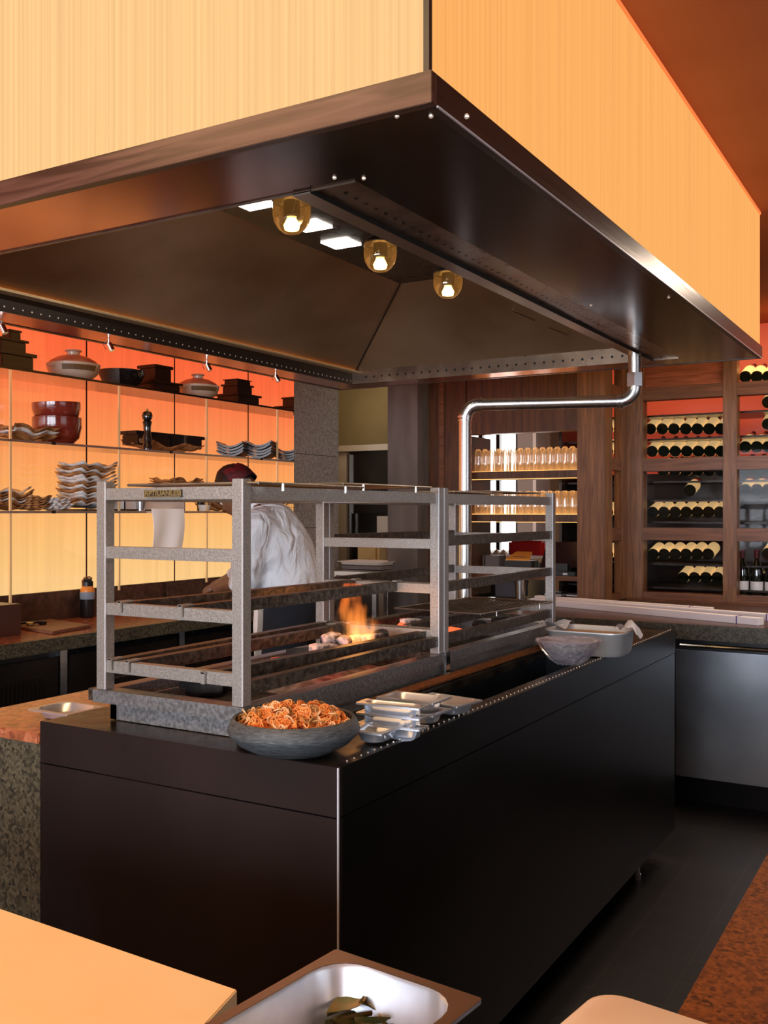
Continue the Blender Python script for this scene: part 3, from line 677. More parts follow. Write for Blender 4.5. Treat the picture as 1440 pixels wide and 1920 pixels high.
# ---- crockery
def Yat(px, X=-3.85, py=800): return atx(px, py, X).y
def width(px0, px1, X=-3.85):
    a = atx(px0, 800, X); b_ = atx(px1, 800, X); c = atx((px0+px1)/2, 800, X)
    D = c.x*FW[0]+c.y*FW[1]; return (px1-px0)/F*D
def donabe(px0, px1, z, label, X=-3.85):
    w = width(px0, px1, X); r = w/2; s = r/.125
    t = thing('clay_pot', (X, Yat((px0+px1)/2, X), z), label, 'pot')
    MB().lathe([(0,0),(.06*s,0),(.075*s,.004*s),(.11*s,.035*s),(.12*s,.065*s),(.122*s,.078*s),(.112*s,.08*s),(.11*s,.07*s),(0,.07*s)], 32, cap=False).build('pot_body', 'donabe', t, True, world=False)
    MB().lathe([(.113*s,.080*s),(.105*s,.092*s),(.07*s,.112*s),(.03*s,.122*s),(0,.124*s)], 32, cap=False).build('lid', 'donabe_lid', t, True, world=False)
    kn = MB(); kn.lathe([(.028*s,.118*s),(.030*s,.135*s),(.04*s,.140*s),(.036*s,.145*s),(.026*s,.140*s),(.0,.138*s)], 20, cap=False); kn.build('knob', 'donabe', t, True, world=False)
    bd = MB(); rows = []
    for k2 in range(7):
        a = R(-66+k2*13); rows.append([(.1205*s*math.cos(a), .1205*s*math.sin(a), zz*s) for zz in (.045,.066)])
    for r_ in rows: pass
    bd.grid([[((.114+.0085*(zz-.04)/.03)*s*1.02*math.cos(R(-66+k2*13)), (.114+.0085*(zz-.04)/.03)*s*1.02*math.sin(R(-66+k2*13)), zz*s) for k2 in range(7)] for zz in (.042,.066)]); bd.build('brush_mark', 'donabe_band', t, world=False)
    for sg in (-1, 1): MB().box(-.02*s, .02*s, sg*.128*s-.012*s, sg*.128*s+.012*s, .055*s, .07*s).build('ear', 'donabe', t, bevel=.004, world=False)
    return t
zt = SZ[2]+.001
donabe(87, 188, zt, 'large cream clay pot with brown brush band, left on the top glass shelf')
donabe(330, 412, zt, 'smaller-looking cream clay pot between two dark wooden stacks on the top shelf')
def boxstack(px0, px1, z, spec, label, X=-3.85):
    w = width(px0, px1, X); t = thing('lacquered_box_stack', (X, Yat((px0+px1)/2, X), z), label, 'wooden stand')
    zc = 0
    for i, (ws, h, off) in enumerate(spec):
        m_ = MB().box(-.085*ws, .085*ws, -w*.43*ws+off*w, w*.43*ws+off*w, zc, zc+h*.8)
        m_.build('box', 'lacquer', t, bevel=.003, world=False)
        MB().box(-.095*ws, .095*ws, -w*.5*ws+off*w, w*.5*ws+off*w, zc+h*.8+.0005, zc+h).build('lid', 'lacquer', t, bevel=.002, world=False)
        zc += h+.001
boxstack(-30, 52, zt, [(1,.085,0),(.8,.06,-.05),(.35,.05,.15)], 'dark wooden tiered boxes at the far left end of the top shelf')
boxstack(262, 330, zt, [(1,.06,0),(.72,.09,-.1)], 'dark wooden step-shaped stand beside the grey and black bowl')
boxstack(411, 482, zt, [(1,.065,0),(.7,.06,-.03),(.62,.03,-.03)], 'dark wooden tiered stand right of the second clay pot')
boxstack(523, 575, zt, [(1,.05,0),(.6,.06,0)], 'dark wooden stand at the pillar end of the top shelf', X=-3.87)
w = width(187, 270); t = thing('serving_bowl', (-3.85, Yat(228), zt), 'wide grey bowl with a black glazed side on the top shelf', 'bowl')
s = w/2/.12
m_ = MB(); pr = [(0,0),(.06,0),(.1,.03),(.12,.075),(.122,.095),(.115,.095),(.095,.04),(0,.02)]
m_.lathe([(r_*s, z*s) for r_, z in pr], 36, cap=False); m_.build('bowl_body', 'bowl', t, True, world=False)
m_ = MB(); m_.grid([[((r_*s+.001)*math.cos(R(-50+k2*12)), (r_*s+.001)*math.sin(R(-50+k2*12))*1, z*s) for k2 in range(9)] for r_, z in pr[1:5]]); m_.build('glaze_patch', 'black_gloss', t, True, world=False)
# red bowls (two, stacked) on middle shelf
zm = SZ[1]+.001
w = width(62, 152); s = w/2
def redbowl(z, tilt, label, r0, sx=1):
    t = thing('red_bowl', (-3.85, Yat(107), z), label, 'bowl', None)
    prof = [(0,0),(.6*s,0),(.9*s,.035),(1.0*s,.09),(1.0*s,.135),(.95*s,.135),(.9*s,.06),(0,.02)]
    MB().lathe([(a*r0, b_*sx) for a, b_ in prof], 36, cap=False).build('bowl_body', 'red_bowl', t, True, world=False)
    t.rotation_euler = (R(tilt), 0, 0); return t
redbowl(zm, 0, 'lower red-brown glazed bowl of the pair on the middle shelf', 1.0)
redbowl(zm+.112, 3, 'upper red-brown glazed bowl tilted inside the other on the middle shelf', .98, .72)
# wavy plates
def plate_mesh(L, W, amp, seed, m0):
    rnd = random.Random(seed); ph = rnd.uniform(0, 6); nu, nv = 17, 9
    def zf(u, v):
        return amp*(.34*math.sin(u*6+ph)*(.4+abs(v)) + .9*abs(u)**3 + .8*abs(v)**3 + .15*math.cos(v*6+ph))
    top = []; 
    for j in range(nv):
        v = -1+2*j/(nv-1); row = []
        for i in range(nu):
            u = -1+2*i/(nu-1); ww_ = 1+.07*math.sin(u*9+ph)
            row.append((v*W/2*ww_, u*L/2*(1+.05*math.sin(v*8+ph)), zf(u, v)+.008))
        top.append(row)
    mb = MB(); mb.grid(top); mb.grid([[(x*.98, y*.98, z-.008) for x, y, z in r] for r in top][::-1])
    edge = [top[0][i] for i in range(nu)]+[top[j][-1] for j in range(1, nv)]+[top[-1][i] for i in range(nu-2, -1, -1)]+[top[j][0] for j in range(nv-2, 0, -1)]
    mb.grid([edge, [(x*.98, y*.98, z-.008) for x, y, z in edge]], close_u=True)
    return mb
def plates(px0, px1, z, n, dz_, mats, desc, grp, X=-3.85, amp=.02, W=.17):
    L = width(px0, px1, X)/ .95; y = Yat((px0+px1)/2, X); first = {}
    for i in range(n):
        mt = mats[i % len(mats)] if isinstance(mats, list) else mats
        zz_ = z+i*dz_+amp*.25
        lab = 'wavy %s plate, %s up in %s' % ('white' if 'white' in mt else 'brown', ORD[i], desc)
        jx, jy = random.uniform(-.006, .006), random.uniform(-.008, .008)
        if mt in first: o = first[mt].copy(); C.objects.link(o); o.location = (X+jx, y+jy, zz_)
        else:
            o = plate_mesh(L, W, amp, px0, mt).build('serving_plate', mt, None, 2); first[mt] = o; o.location = (X+jx, y+jy, zz_)
        o.rotation_euler = (0, 0, R(random.uniform(-3, 3)))
        tag(o, lab, 'plate', grp)
zl = SZ[0]+.001
plates(-40, 48, zl, 6, .013, ['plate_brown','plate_brown','plate_white'], 'the leftmost stack on the lower shelf', 'plates in the leftmost lower stack')
plates(38, 86, zl, 5, .012, 'plate_brown', 'the brown stack by the glass divider', 'plates in the second lower stack', X=-3.80, W=.13, amp=.011)
plates(78, 121, zl, 4, .0135, 'plate_white', 'the short white stack on the lower shelf', 'plates in the short white stack', X=-3.79, W=.13, amp=.010)
plates(122, 209, zl+.01, 13, .0165, ['plate_white','plate_brown','plate_white','plate_white','plate_brown'], 'the tall mixed stack on the lower shelf', 'plates in the tall mixed stack')
plates(0, 98, zm, 3, .018, ['plate_brown','plate_white'], 'the low pile at the left of the middle shelf', 'plates in the low middle-shelf pile', X=-3.80, W=.15)
plates(292, 372, zl+.085, 5, .014, 'plate_brown', 'the brown pile on the white crate', 'plates in the pile on the white crate', amp=.026)
plates(372, 445, zl, 8, .014, 'plate_brown', 'the brown stack behind the chef', 'plates in the stack behind the chef')
plates(430, 545, zl, 6, .014, 'plate_brown', 'the long brown stack by the pillar', 'plates in the long stack by the pillar')
plates(228, 382, zm, 1, .014, 'plate_brown', 'the middle shelf under the black lidded box', 'plates in the middle shelf centre', X=-3.84, amp=.03, W=.16)
tag(MB().box(-3.98, -3.72, Yat(120, -3.85), Yat(212, -3.85), zl, zl+.008).build('slate_tray', 'black', bevel=.002), 'flat black tray beneath the tall mixed plate stack', 'tray')
# white crate on lower shelf
a, b_ = Yat(208), Yat(322); t = thing('plastic_crate', (-3.85, (a+b_)/2, zl), 'translucent white plastic crate with red marking on the lower shelf', 'crate')
m_ = MB(); m_.box(-3.95,-3.75,a,b_,zl,zl+.008)
for q_ in ((-3.95,-3.945,a,b_),(-3.755,-3.75,a,b_),(-3.95,-3.75,a,a+.005),(-3.95,-3.75,b_-.005,b_)): m_.box(*q_, zl, zl+.075)
m_.build('tub', 'plastic_white', t)
MB().box(-3.955,-3.745,a-.004,b_+.004,zl+.0755,zl+.084).build('lid', 'plastic_white', t, bevel=.002)
MB().box(-3.745,-3.7435,(a+b_)/2-.02,(a+b_)/2+.1,zl+.05,zl+.066).build('red_mark', 'red_cloth', t)
# cups beneath, left of towel
def cup(px, z, r, h, mt, label, X=-3.76, name='cup'):
    t = thing(name, (X, Yat(px, X), z), label, 'cup')
    MB().lathe([(0,0),(r*.8,0),(r,h),(r*.94,h),(r*.76,.004),(0,.004)], 24, cap=False).build('cup_body', mt, t, True, world=False); return t
cup(264, zl, .028, .065, 'steel', 'small steel cup on the lower shelf left of the hanging towel', X=-3.73, name='steel_cup')
cup(383, zl, .036, .035, 'plastic_white', 'small white footed bowl on the lower shelf right of the towel', X=-3.73, name='dip_bowl')
cup(375, zl, .02, .06, 'black', 'slim black jar behind the small white bowl', X=-3.83, name='jar')
t = thing('wire_basket', (-3.78, Yat(530, -3.78), zl), 'black wire basket on the lower shelf next to the pillar', 'basket')
m_ = MB()
for k2 in range(8): m_.box(-3.86+k2*.02, -3.858+k2*.02, Yat(530,-3.78)-.07, Yat(530,-3.78)-.068, zl, zl+.07); m_.box(-3.70-.002, -3.70, Yat(530,-3.78)-.07+k2*.02, Yat(530,-3.78)-.068+k2*.02, zl, zl+.07)
for k2 in range(4): m_.box(-3.703,-3.70,Yat(530,-3.78)-.07,Yat(530,-3.78)+.07,zl+k2*.023,zl+k2*.023+.002); m_.box(-3.86,-3.70,Yat(530,-3.78)-.072,Yat(530,-3.78)-.069,zl+k2*.023,zl+k2*.023+.002)
m_.build('wires', 'black', t)
# pepper mill
t = thing('pepper_mill', (-3.74, Yat(276, -3.74), zm), 'tall glossy black pepper mill with brass top on the middle shelf', 'pepper mill')
MB().lathe([(0,0),(.027,0),(.028,.02),(.022,.035),(.026,.06),(.019,.09),(.021,.13),(.026,.15),(.018,.158)], 24, cap=False).build('mill_body', 'pepper', t, True, world=False)
MB().lathe([(.016,.158),(.025,.165),(.029,.182),(.024,.2),(.012,.207),(0,.208)], 24, cap=False).build('mill_head', 'pepper', t, True, world=False)
MB().sphere((0,0,.214), .007, 10).build('brass_knob', 'plaque', t, True, world=False)
# black lidded box on plate
a, b_ = Yat(236, -3.85), Yat(368, -3.85); zb_ = zm+.03; t = thing('lidded_box', (-3.85, (a+b_)/2, zb_), 'long glossy black and dark lidded box on a wavy brown plate', 'box')
MB().box(-3.91,-3.79,a+.03,b_-.02,zb_,zb_+.055).build('box_body', 'lacquer', t, bevel=.004)
MB().box(-3.785,-3.782,(a+b_)/2,b_-.03,zb_+.004,zb_+.056).build('gloss_front', 'black_gloss', t)
MB().box(-3.92,-3.78,a+.01,b_-.0,zb_+.0555,zb_+.075).build('lid', 'black_gloss', t, bevel=.004)
# roof-tile plates
def tile_plate(L, W):
    mb = MB(); n = 10; rows = []
    arc = [(-1+2*i/n) for i in range(n+1)]
    def pt(u, y, dz_): return (y, u*L/2, .035*u*u+dz_)
    mb.grid([[pt(u, y, .006) for u in arc] for y in (-W/2, W/2)]); mb.grid([[pt(u, y, 0) for u in arc] for y in (W/2, -W/2)])
    for y in (-W/2, W/2): mb.grid([[pt(u, y, .006) for u in arc], [pt(u, y, 0) for u in arc]])
    return mb
for gi, (a, b_, n, X) in enumerate(((398, 478, 4, -3.84), (458, 522, 5, -3.80), (512, 572, 4, -3.84))):
    first = None; L = width(a, b_, X)
    for i in range(n):
        loc = (X, Yat((a+b_)/2, X), zm+.002+i*.0175); lab = 'dark curved roof-tile plate, %s up in the %s stack near the pillar' % (ORD[i], ('left','middle','right')[gi])
        if first is None:
            mb = MB(); 
            n_ = 10; arc = [(-1+2*i_/n_) for i_ in range(n_+1)]; Wd = .24; Ln = .16
            pt_ = lambda u, x, d_: (x, u*Ln/2, .03*u*u+d_)
            mb.grid([[pt_(u, x, .012) for u in arc] for x in (-Wd/2, Wd/2)]); mb.grid([[pt_(u, x, 0) for u in arc] for x in (Wd/2, -Wd/2)])
            mb.m = 1
            for x in (-Wd/2, Wd/2): mb.grid([[pt_(u, x, .012) for u in arc], [pt_(u, x, 0) for u in arc]])
            mb.m = 0
            for u in (-1, 1): mb.quad(pt_(u,-Wd/2,0), pt_(u,Wd/2,0), pt_(u,Wd/2,.012), pt_(u,-Wd/2,.012))
            first = mb.build('roof_tile_plate', ['tile_dark','tile_rim'], None, True); o = first
        else: o = first.copy(); C.objects.link(o)
        o.location = loc; o.rotation_euler = (0, 0, R(-62+random.uniform(-3, 3))); tag(o, lab, 'plate', 'roof-tile plates near the pillar')
# hanging towel
y0, y1 = Yat(281, -3.69), Yat(341, -3.69)
m_ = MB(); rows = []
for j in range(14):
    v = j/13; row = []
    for i in range(12):
        u = i/11; yy = y0+(y1-y0)*u+.01*math.sin(v*4); zz_ = SZ[0]+.012-v*(.265-.05*(1-u)**2*1.0 if True else 0)-v*.02*math.sin(u*3)
        row.append((-3.676+.012*math.sin(u*9+v*2)*(.3+v), yy, zz_))
    rows.append(row)
m_.grid(rows); m_.grid([[(x-.004, y, z) for x, y, z in r] for r in rows][::-1])
m_.grid([[(-3.80, y0+.0, SZ[0]+.004), (-3.80, y1, SZ[0]+.004)], [(-3.676, y0, SZ[0]+.013), (-3.676, y1, SZ[0]+.013)]])
tag(m_.build('hanging_towel', 'white_cloth', None, 2), 'white kitchen towel hanging from the front of the lower glass shelf', 'towel')
# things on the back counter
zc = .901
q = atx(164, 1140, -3.925)
t = thing('water_bottle', (q.x, q.y, zc), 'black sports water bottle with orange neck and grey band on the back counter', 'bottle')
MB().lathe([(0,0),(.034,0),(.037,.006),(.037,.125)], 24, cap=False).build('bottle_body', 'black', t, True, world=False)
MB().lathe([(.0375,.095),(.0385,.097),(.0385,.13),(.036,.133)], 24, cap=False).build('grip_band', 'grey_blue', t, True, world=False)
MB().lathe([(.036,.13),(.036,.145),(.030,.158),(.028,.165)], 24, cap=False).build('neck', 'orange_plastic', t, True, world=False)
MB().lathe([(.029,.163),(.029,.185),(.024,.19),(.022,.20),(0,.205)], 24, cap=False).build('lid', 'black', t, True, world=False)
MB().tube([(0,-.03,.168),(0,-.036,.19),(0,-.02,.207),(0,.012,.21),(0,.03,.2)], .004, 8).build('carry_loop', 'donabe_lid', t, True, world=False)
# cutting board
c = [atz(22,1172,.915), atz(98,1184,.915), atz(171,1171,.915), atz(95,1160,.915)]
t = thing('chopping_board', tuple(sum(c, Vector())/4-Vector((0,0,.014))), 'reddish-brown chopping board lying on the back counter', 'chopping board')
MB().prism([(p.x, p.y) for p in c], zc, .915).build('board', 'brown_board', t, bevel=.003)
q = atz(66, 1166, .93)
t = thing('peeler', (q.x, q.y, .916), 'small black-handled gadget with glass lenses lying on the brown chopping board', 'kitchen tool')
for i, (dx, dy) in enumerate(((0,-.03),(.015,.03))):
    MB().lathe([(.014,0),(.018,.003),(.018,.013),(.012,.016)], 16, (dx,dy,0)).build('lens_ring', 'black_gloss' if i else 'plaque', t, True, world=False)
MB().tube([(-.05,-.06,.008),(-.02,-.04,.012),(.02,.0,.014),(.03,.04,.01)], .006, 8).build('handle', 'black_gloss', t, True, world=False)
# left end panel / dark box at frame edge
tag(MB().box(-3.97, -3.62, 2.3, 2.955, .901, 1.04).build('bain_marie_box', 'dark_red', bevel=.004), 'reddish dark box standing on the back counter at the left picture edge', 'box')
# stack of small cases, boards, trays
q = atz(237, 1130, .9)
for i in range(4):
    tag(MB().box(q.x-.05-.1, q.x+.05-.1, q.y-.045, q.y+.035, zc+i*.0165, zc+i*.0165+.0155).build('lacquer_case', 'red_bowl', bevel=.005), 'small red-brown case, %s from the bottom of the pile beside the bottle' % ORD[i], 'case', 'small cases on the back counter')
q = atz(275, 1128, .9)
tag(MB().box(q.x-.2, q.x+.0, q.y-.04, q.y+.16, zc, zc+.012).build('slate_board', 'grey_box', bevel=.003), 'flat grey board lying on the back counter under the orange board', 'board')
tag(MB().box(q.x-.19, q.x-.03, q.y-.02, q.y+.15, zc+.0125, zc+.024).build('wooden_board', 'brown_board', bevel=.003), 'orange-brown wooden board lying on the grey slate board', 'board')
a, b_ = atx(327, 1090, -3.9).y, atx(400, 1090, -3.9).y
t = thing('steel_insert', (-3.85, (a+b_)/2, zc), 'dark upright steel tray box on the back counter behind the chef\'s hands', 'tray')
m_ = MB(); m_.box(-3.96,-3.72,a,b_,zc,zc+.006); m_.box(-3.96,-3.955,a,b_,zc,zc+.13); m_.box(-3.725,-3.72,a,b_,zc,zc+.05); m_.box(-3.96,-3.72,a,a+.005,zc,zc+.05); m_.box(-3.96,-3.72,b_-.005,b_,zc,zc+.05)
m_.build('tray_body', 'brown_top', t); MB().box(-3.95,-3.73,a+.01,b_-.01,zc+.007,zc+.03).build('food', 'granite_brown', t)
# ============================================================ ALCOVE EQUIPMENT (fridge etc.)
fx0, fx1 = aty(630, 830, 6.2).x, aty(735, 830, 6.2).x
zt_ = aty(680, 835, 6.2).z
t = thing('steel_refrigerator', ((fx0+fx1)/2, 6.45, 0), 'tall steel refrigerator with dark doors between the stone pillar and grey column', 'refrigerator')
MB().box(fx0, fx1, 6.2, 6.72, .0, zt_).build('cabinet', 'fridge_dark', t)
MB().box(fx0, aty(655,830,6.2).x, 6.16, 6.2, .1, zt_-.05).build('side_trim', 'fridge_side', t)
MB().box(fx0, fx1, 6.15, 6.2, zt_-.045, zt_).build('top_trim', 'fridge_side', t)
d = MB().box(aty(660,830,6.2).x, fx1-.01, 6.17, 6.2, 1.44, zt_-.055).build('door', 'fridge_dark', t, bevel=.003)
MB().box(aty(661,830,6.2).x, aty(663,830,6.2).x, 6.14, 6.17, 1.2, zt_-.07).build('handle', 'chrome', d)
MB().box(aty(712,830,6.2).x, fx1-.01, 6.16, 6.2, .1, 1.42).build('side_trim', 'fridge_side', t)
x0, x1 = aty(668, 1000, 5.82).x, aty(709, 1000, 5.82).x
tag(MB().box(x0, x1, 5.82, 5.95, 1.071, aty(690,1020,5.82).z).build('paper_sack', 'crate_gold', bevel=.02), 'golden-brown paper sack behind the white trays', 'sack')
# prep table between
pxa, pxb = aty(633,1100,5.35).x, aty(722,1100,5.35).x
t = thing('prep_table', ((pxa+pxb)/2, 5.6, 0), 'steel prep table holding trays behind the fire', 'table')
MB().box(pxa, pxb, 5.25, 5.99-.02, 1.045, 1.07).build('tabletop', 'steel', t, bevel=.003)
MB().box(pxa+.05, pxb-.05, 5.3, 5.9, .55, .57).build('undershelf', 'steel', t)
for sx in (pxa+.03, pxb-.03):
    for sy in (5.28, 5.93): MB().box(sx-.015, sx+.015, sy-.015, sy+.015, 0, 1.046).build('leg', 'steel', t)
MB().box(pxa+.04, pxb-.03, 5.30, 5.32, .60, 1.04).build('front_panel', 'fridge_dark', t)
# ------------------------------------------------------------ gastronorm pan maker
def rr(L, W, r, n=5):
    pts = []
    for cx, cy, a0 in ((L/2-r, W/2-r, 0), (-L/2+r, W/2-r, 90), (-L/2+r, -W/2+r, 180), (L/2-r, -W/2+r, 270)):
        for k2 in range(n+1):
            a = R(a0+90*k2/n); pts.append((cx+r*math.cos(a), cy+r*math.sin(a)))
    return pts
def pan_mesh(L, W, dep, fl=.014, ro=.006, ri=.03):
    loops = [(L, W, ro, -.004), (L, W, ro, 0), (L-2*fl+.004, W-2*fl+.004, ri, .0005), (L-2*fl, W-2*fl, ri, -.003), (L-2*fl-.012, W-2*fl-.012, ri, -dep*.85), (L-2*fl-.024, W-2*fl-.024, ri, -dep+.001), (L-2*fl-.06, W-2*fl-.06, ri*.6, -dep)]
    rows = [[(x, y, z) for x, y in rr(l, w, r_)] for l, w, r_, z in loops]
    mb = MB(); mb.grid(rows, close_u=True); mb.add(rows[-1], [tuple(range(len(rows[-1])))])
    inn = [[(x*.992, y*.992, z-.0012) for x, y in rr(l, w, r_)] for l, w, r_, z in loops[3:]]
    return mb
def pan3(A, B, Cc, z, dep, name, label, grp=None, mt='pan_steel', fl=.014, ri=.03, ro=.006, bottom=None):
    """A near-left, B near-right, C far-right image corners of the rim at height z"""
    A, B, Cc = atz(*A, z), atz(*B, z), atz(*Cc, z)
    e1 = (B-A); L = e1.length; e1.normalize(); e2 = Vector((-e1.y, e1.x, 0)); W = abs((Cc-B).dot(e2))
    c = (A+B)/2+e2*W/2; t = thing(name, (c.x, c.y, z-dep), label, 'pan', grp, math.atan2(e1.y, e1.x))
    m_ = pan_mesh(L, W, dep, fl, ro, ri); m_.M = Matrix.Identity(4)
    m_.v = [v+Vector((0,0,dep)) for v in m_.v]; m_.build('pan_body', mt, t, True, world=False)
    return t, L, W
# white tray (deep pan) on prep table
x0, x1 = aty(627, 1080, 5.4).x, aty(712, 1080, 5.4).x
for i, (z, nm) in enumerate(((1.0715, 'lower'), (1.10, 'upper'))):
    t = thing('food_tray', ((x0+x1)/2, 5.55, z), '%s shallow white-rimmed tray stacked on the steel prep table' % nm, 'tray', 'trays on the prep table')
    m_ = pan_mesh(x1-x0, .26, .026, .012, .02, .03); m_.v = [v+Vector((0,0,.026)) for v in m_.v]; m_.build('tray_body', 'plastic_white' if i else 'grey_box', t, True, world=False)
# ============================================================ GRILL ISLAND
isl = thing('grill_island', (-1.44, 2.85, 0), 'dark steel grill island cabinet on legs with a sunken trough and rimmed top', 'grill counter')
X0, X1, Y0, Y1, ZT = -1.86, -1.025, 1.57, 4.144, .96
MB().box(X0, X1-.003, Y0+.003, Y0+.02, .127, .860).build('front_panel', 'dark_panel', isl)
MB().box(X0, X1, Y0, Y0+.016, .8635, ZT).build('front_skirt', 'dark_panel', isl, bevel=.0012)
MB().box(X1-.02, X1-.003, Y0+.0205, Y1, .127, .860).build('side_panel', 'dark_panel_side', isl)
MB().box(X1-.016, X1, Y0+.0165, Y1, .8635, ZT).build('side_skirt', 'dark_panel_side', isl, bevel=.0012)
MB().bar((X1-.0005, Y0+.0005, .127), (X1-.0005, Y0+.0005, ZT), .0032, .0032, (0,1,0)).build('corner_highlight', 'highlight_paint', isl)  # highlight on the cabinet corner, painted as a thin pale bar
MB().box(X0, X1-.017, Y1-.02, Y1, .127, ZT).build('rear_panel', 'dark_panel_side', isl)
MB().box(X0, X1-.021, Y0+.021, Y1-.021, .13, .14).build('floor_panel', 'black', isl)
TX0, TX1, TY0, TY1 = -1.255, -1.075, 2.12, 3.26
tp = MB(); zt2 = ZT-.002
tp.box(X0, TX0, Y0+.0165, Y1-.0205, zt2-.02, zt2); tp.box(TX0, X1-.0165, Y0+.0165, TY0, zt2-.02, zt2); tp.box(TX1, X1-.0165, TY0, TY1, zt2-.02, zt2); tp.box(TX0, X1-.0165, TY1, Y1-.0205, zt2-.02, zt2)
tp.build('top_plate', 'greasy', isl)
tr_ = MB(); tr_.box(TX0, TX1, TY0, TY1, .80, .81); tr_.box(TX0-.008, TX0, TY0, TY1, .80, zt2-.0205); tr_.box(TX1, TX1+.008, TY0, TY1, .80, zt2-.0205); tr_.box(TX0, TX1, TY0-.008, TY0, .80, zt2-.0205); tr_.box(TX0, TX1, TY1, TY1+.008, .80, zt2-.0205)
tr_.build('trough', 'trough', isl)
MB().box(-1.318, -1.262, 1.70, 3.5, zt2+.0005, zt2+.010).build('ledge_strip', 'greasy', isl)
MB().box(-1.30, -1.257, 2.15, 3.3, zt2+.0105, zt2+.016).build('ledge_strip', 'granite_brown', isl)
rv = MB()
for k2 in range(96):
    y = 1.62+k2*.0262; rv.sphere((X1-.012, y, ZT+.001), .0022, 6, m=4)
rvo = rv.build('perforation_glow', 'glint', isl); rvo['kind'] = 'stuff'  # bright dots paint the glow of perforations along the rim
for (lx, ly) in ((X1-.08, Y1-.30), (X1-.08, Y0+.25), (X0+.1, Y1-.3), (X0+.1, Y0+.25)):
    MB().lathe([(0,0),(.02,0),(.02,.02),(.016,.022),(.016,.13)], 14, (lx, ly, 0)).build('leg', 'steel', isl, True)
# stone-clad block
sb = thing('granite_block', (-2.03, 2.85, 0), 'speckled granite block worktop adjoining the left side of the grill island', 'counter')
MB().box(-2.195, X0-.001, Y0+.002, Y1, 0, .905).build('body', 'granite', sb)
MB().box(-2.20, X0-.001, Y0-.004, Y1, .9055, .93).build('worktop', 'granite_top', sb, bevel=.003)
# inset pan on stone top
A_, B_, C_ = (52,1325), (128,1338), (198,1326)
def quadpan(cs, z, dep, name, label, fl=.012, ri=.035):
    P_ = [atz(*c, z) for c in cs]; c = sum(P_, Vector())/4
    e1 = (P_[1]-P_[0]); L = e1.length; e1.normalize(); W = (P_[2]-P_[1]).length
    t = thing(name, (c.x, c.y, z-dep), label, 'pan', None, math.atan2(e1.y, e1.x))
    m_ = pan_mesh(L, W, dep, fl, .006, ri); m_.v = [v+Vector((0,0,dep)) for v in m_.v]; m_.build('pan_body', 'pan_steel', t, True, world=False); return t
quadpan([(50,1329),(125,1341),(199,1325),(124,1314)], .955, .024, 'steel_pan', 'shallow steel pan sitting on the orange-lit granite block')
# ---- grill base tray
gb = thing('charcoal_grill', (-1.545, 2.6, ZT), 'low steel charcoal trough on the island with hollow firebed under the racks', 'grill')
bx0, bx1, by0, by1 = -1.736, -1.335, 1.672, 3.52
lo = MB()
lo.box(bx0, bx1, by0, by0+.02, ZT, .999); lo.box(bx0, bx1, by1-.02, by1, ZT, .999); lo.box(bx0, bx0+.02, by0, by1, ZT, .999); lo.box(bx1-.02, bx1, by0, by1, ZT, .999)
lo.build('lower_body', 'base_steel', gb)
MB().box(bx0+.02, bx1-.02, by0+.02, by1-.02, ZT, .967).build('firebed', 'coal_black', gb)
ux0, ux1, uy0, uy1 = -1.776, -1.319, 1.653, 3.54
up = MB(); up.box(ux0, ux1, uy0, uy0+.045, .9995, 1.03); up.box(ux0, ux1, uy1-.04, uy1, .9995, 1.03)
up.box(ux0, ux0+.04, uy0+.045, uy1-.04, .9995, 1.03); up.box(ux1-.04, ux1, uy0+.045, 2.60, .9995, 1.03)
up.box(ux1-.04, ux1, 2.63, uy1-.04, .9995, 1.03)
up.build('rim', 'base_steel', gb, bevel=.001)
MB().box(ux0+.04, ux1-.04, 2.60, 2.63, .975, 1.028).build('divider', 'bar', gb)
MB().box(ux1-.003, ux1+.003, 2.602, 2.628, .962, 1.034).build('joint_bracket', 'chrome', gb)
MB().box(-1.80, ux0-.0005, uy0+.01, uy0+.06, 1.0, 1.028).build('side_lug', 'bar', gb)
# ---- racks
S = .030; RX0, RX1 = -1.765, -1.325; RZ0, RZ1 = 1.031, 1.522
def rack(ya, yb, label, side_levels):
    t = thing('grill_rack', ((RX0+RX1)/2, (ya+yb)/2, RZ0), label, 'rack')
    for x in (RX0, RX1-S):
        for y in (ya, yb-S): 
            po_ = MB().box(x, x+S, y, y+S, RZ0, RZ1).build('post', 'rack', t, bevel=.0015)
            MB().bar((x+S-.0005, y+.0005, RZ0+.001), (x+S-.0005, y+.0005, RZ1-.001), .0028, .0028, (0,1,0)).build('highlight_strip', 'highlight_paint', po_)  # corner highlight of the post painted as a pale strip
    for z1 in (1.506, 1.369, 1.236, 1.10):
        for y in (ya, yb-S):
            MB().box(RX0+S+.0003, RX1-S-.0003, y+.003, y+S-.003, z1-.028, z1).build('cross_rail', 'rack', t, bevel=.001)
    for z1 in side_levels:
        for x in (RX0, RX1-S):
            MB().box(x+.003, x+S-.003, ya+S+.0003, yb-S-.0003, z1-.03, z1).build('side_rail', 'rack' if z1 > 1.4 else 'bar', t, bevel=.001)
    return t
ra = rack(1.655, 2.602, 'front grey steel grill rack frame with a name plate on its top rail', (1.506, 1.082))
rb = rack(2.606, 3.54, 'rear grey steel grill rack frame standing behind the front one', (1.506, 1.378, 1.240, 1.082))
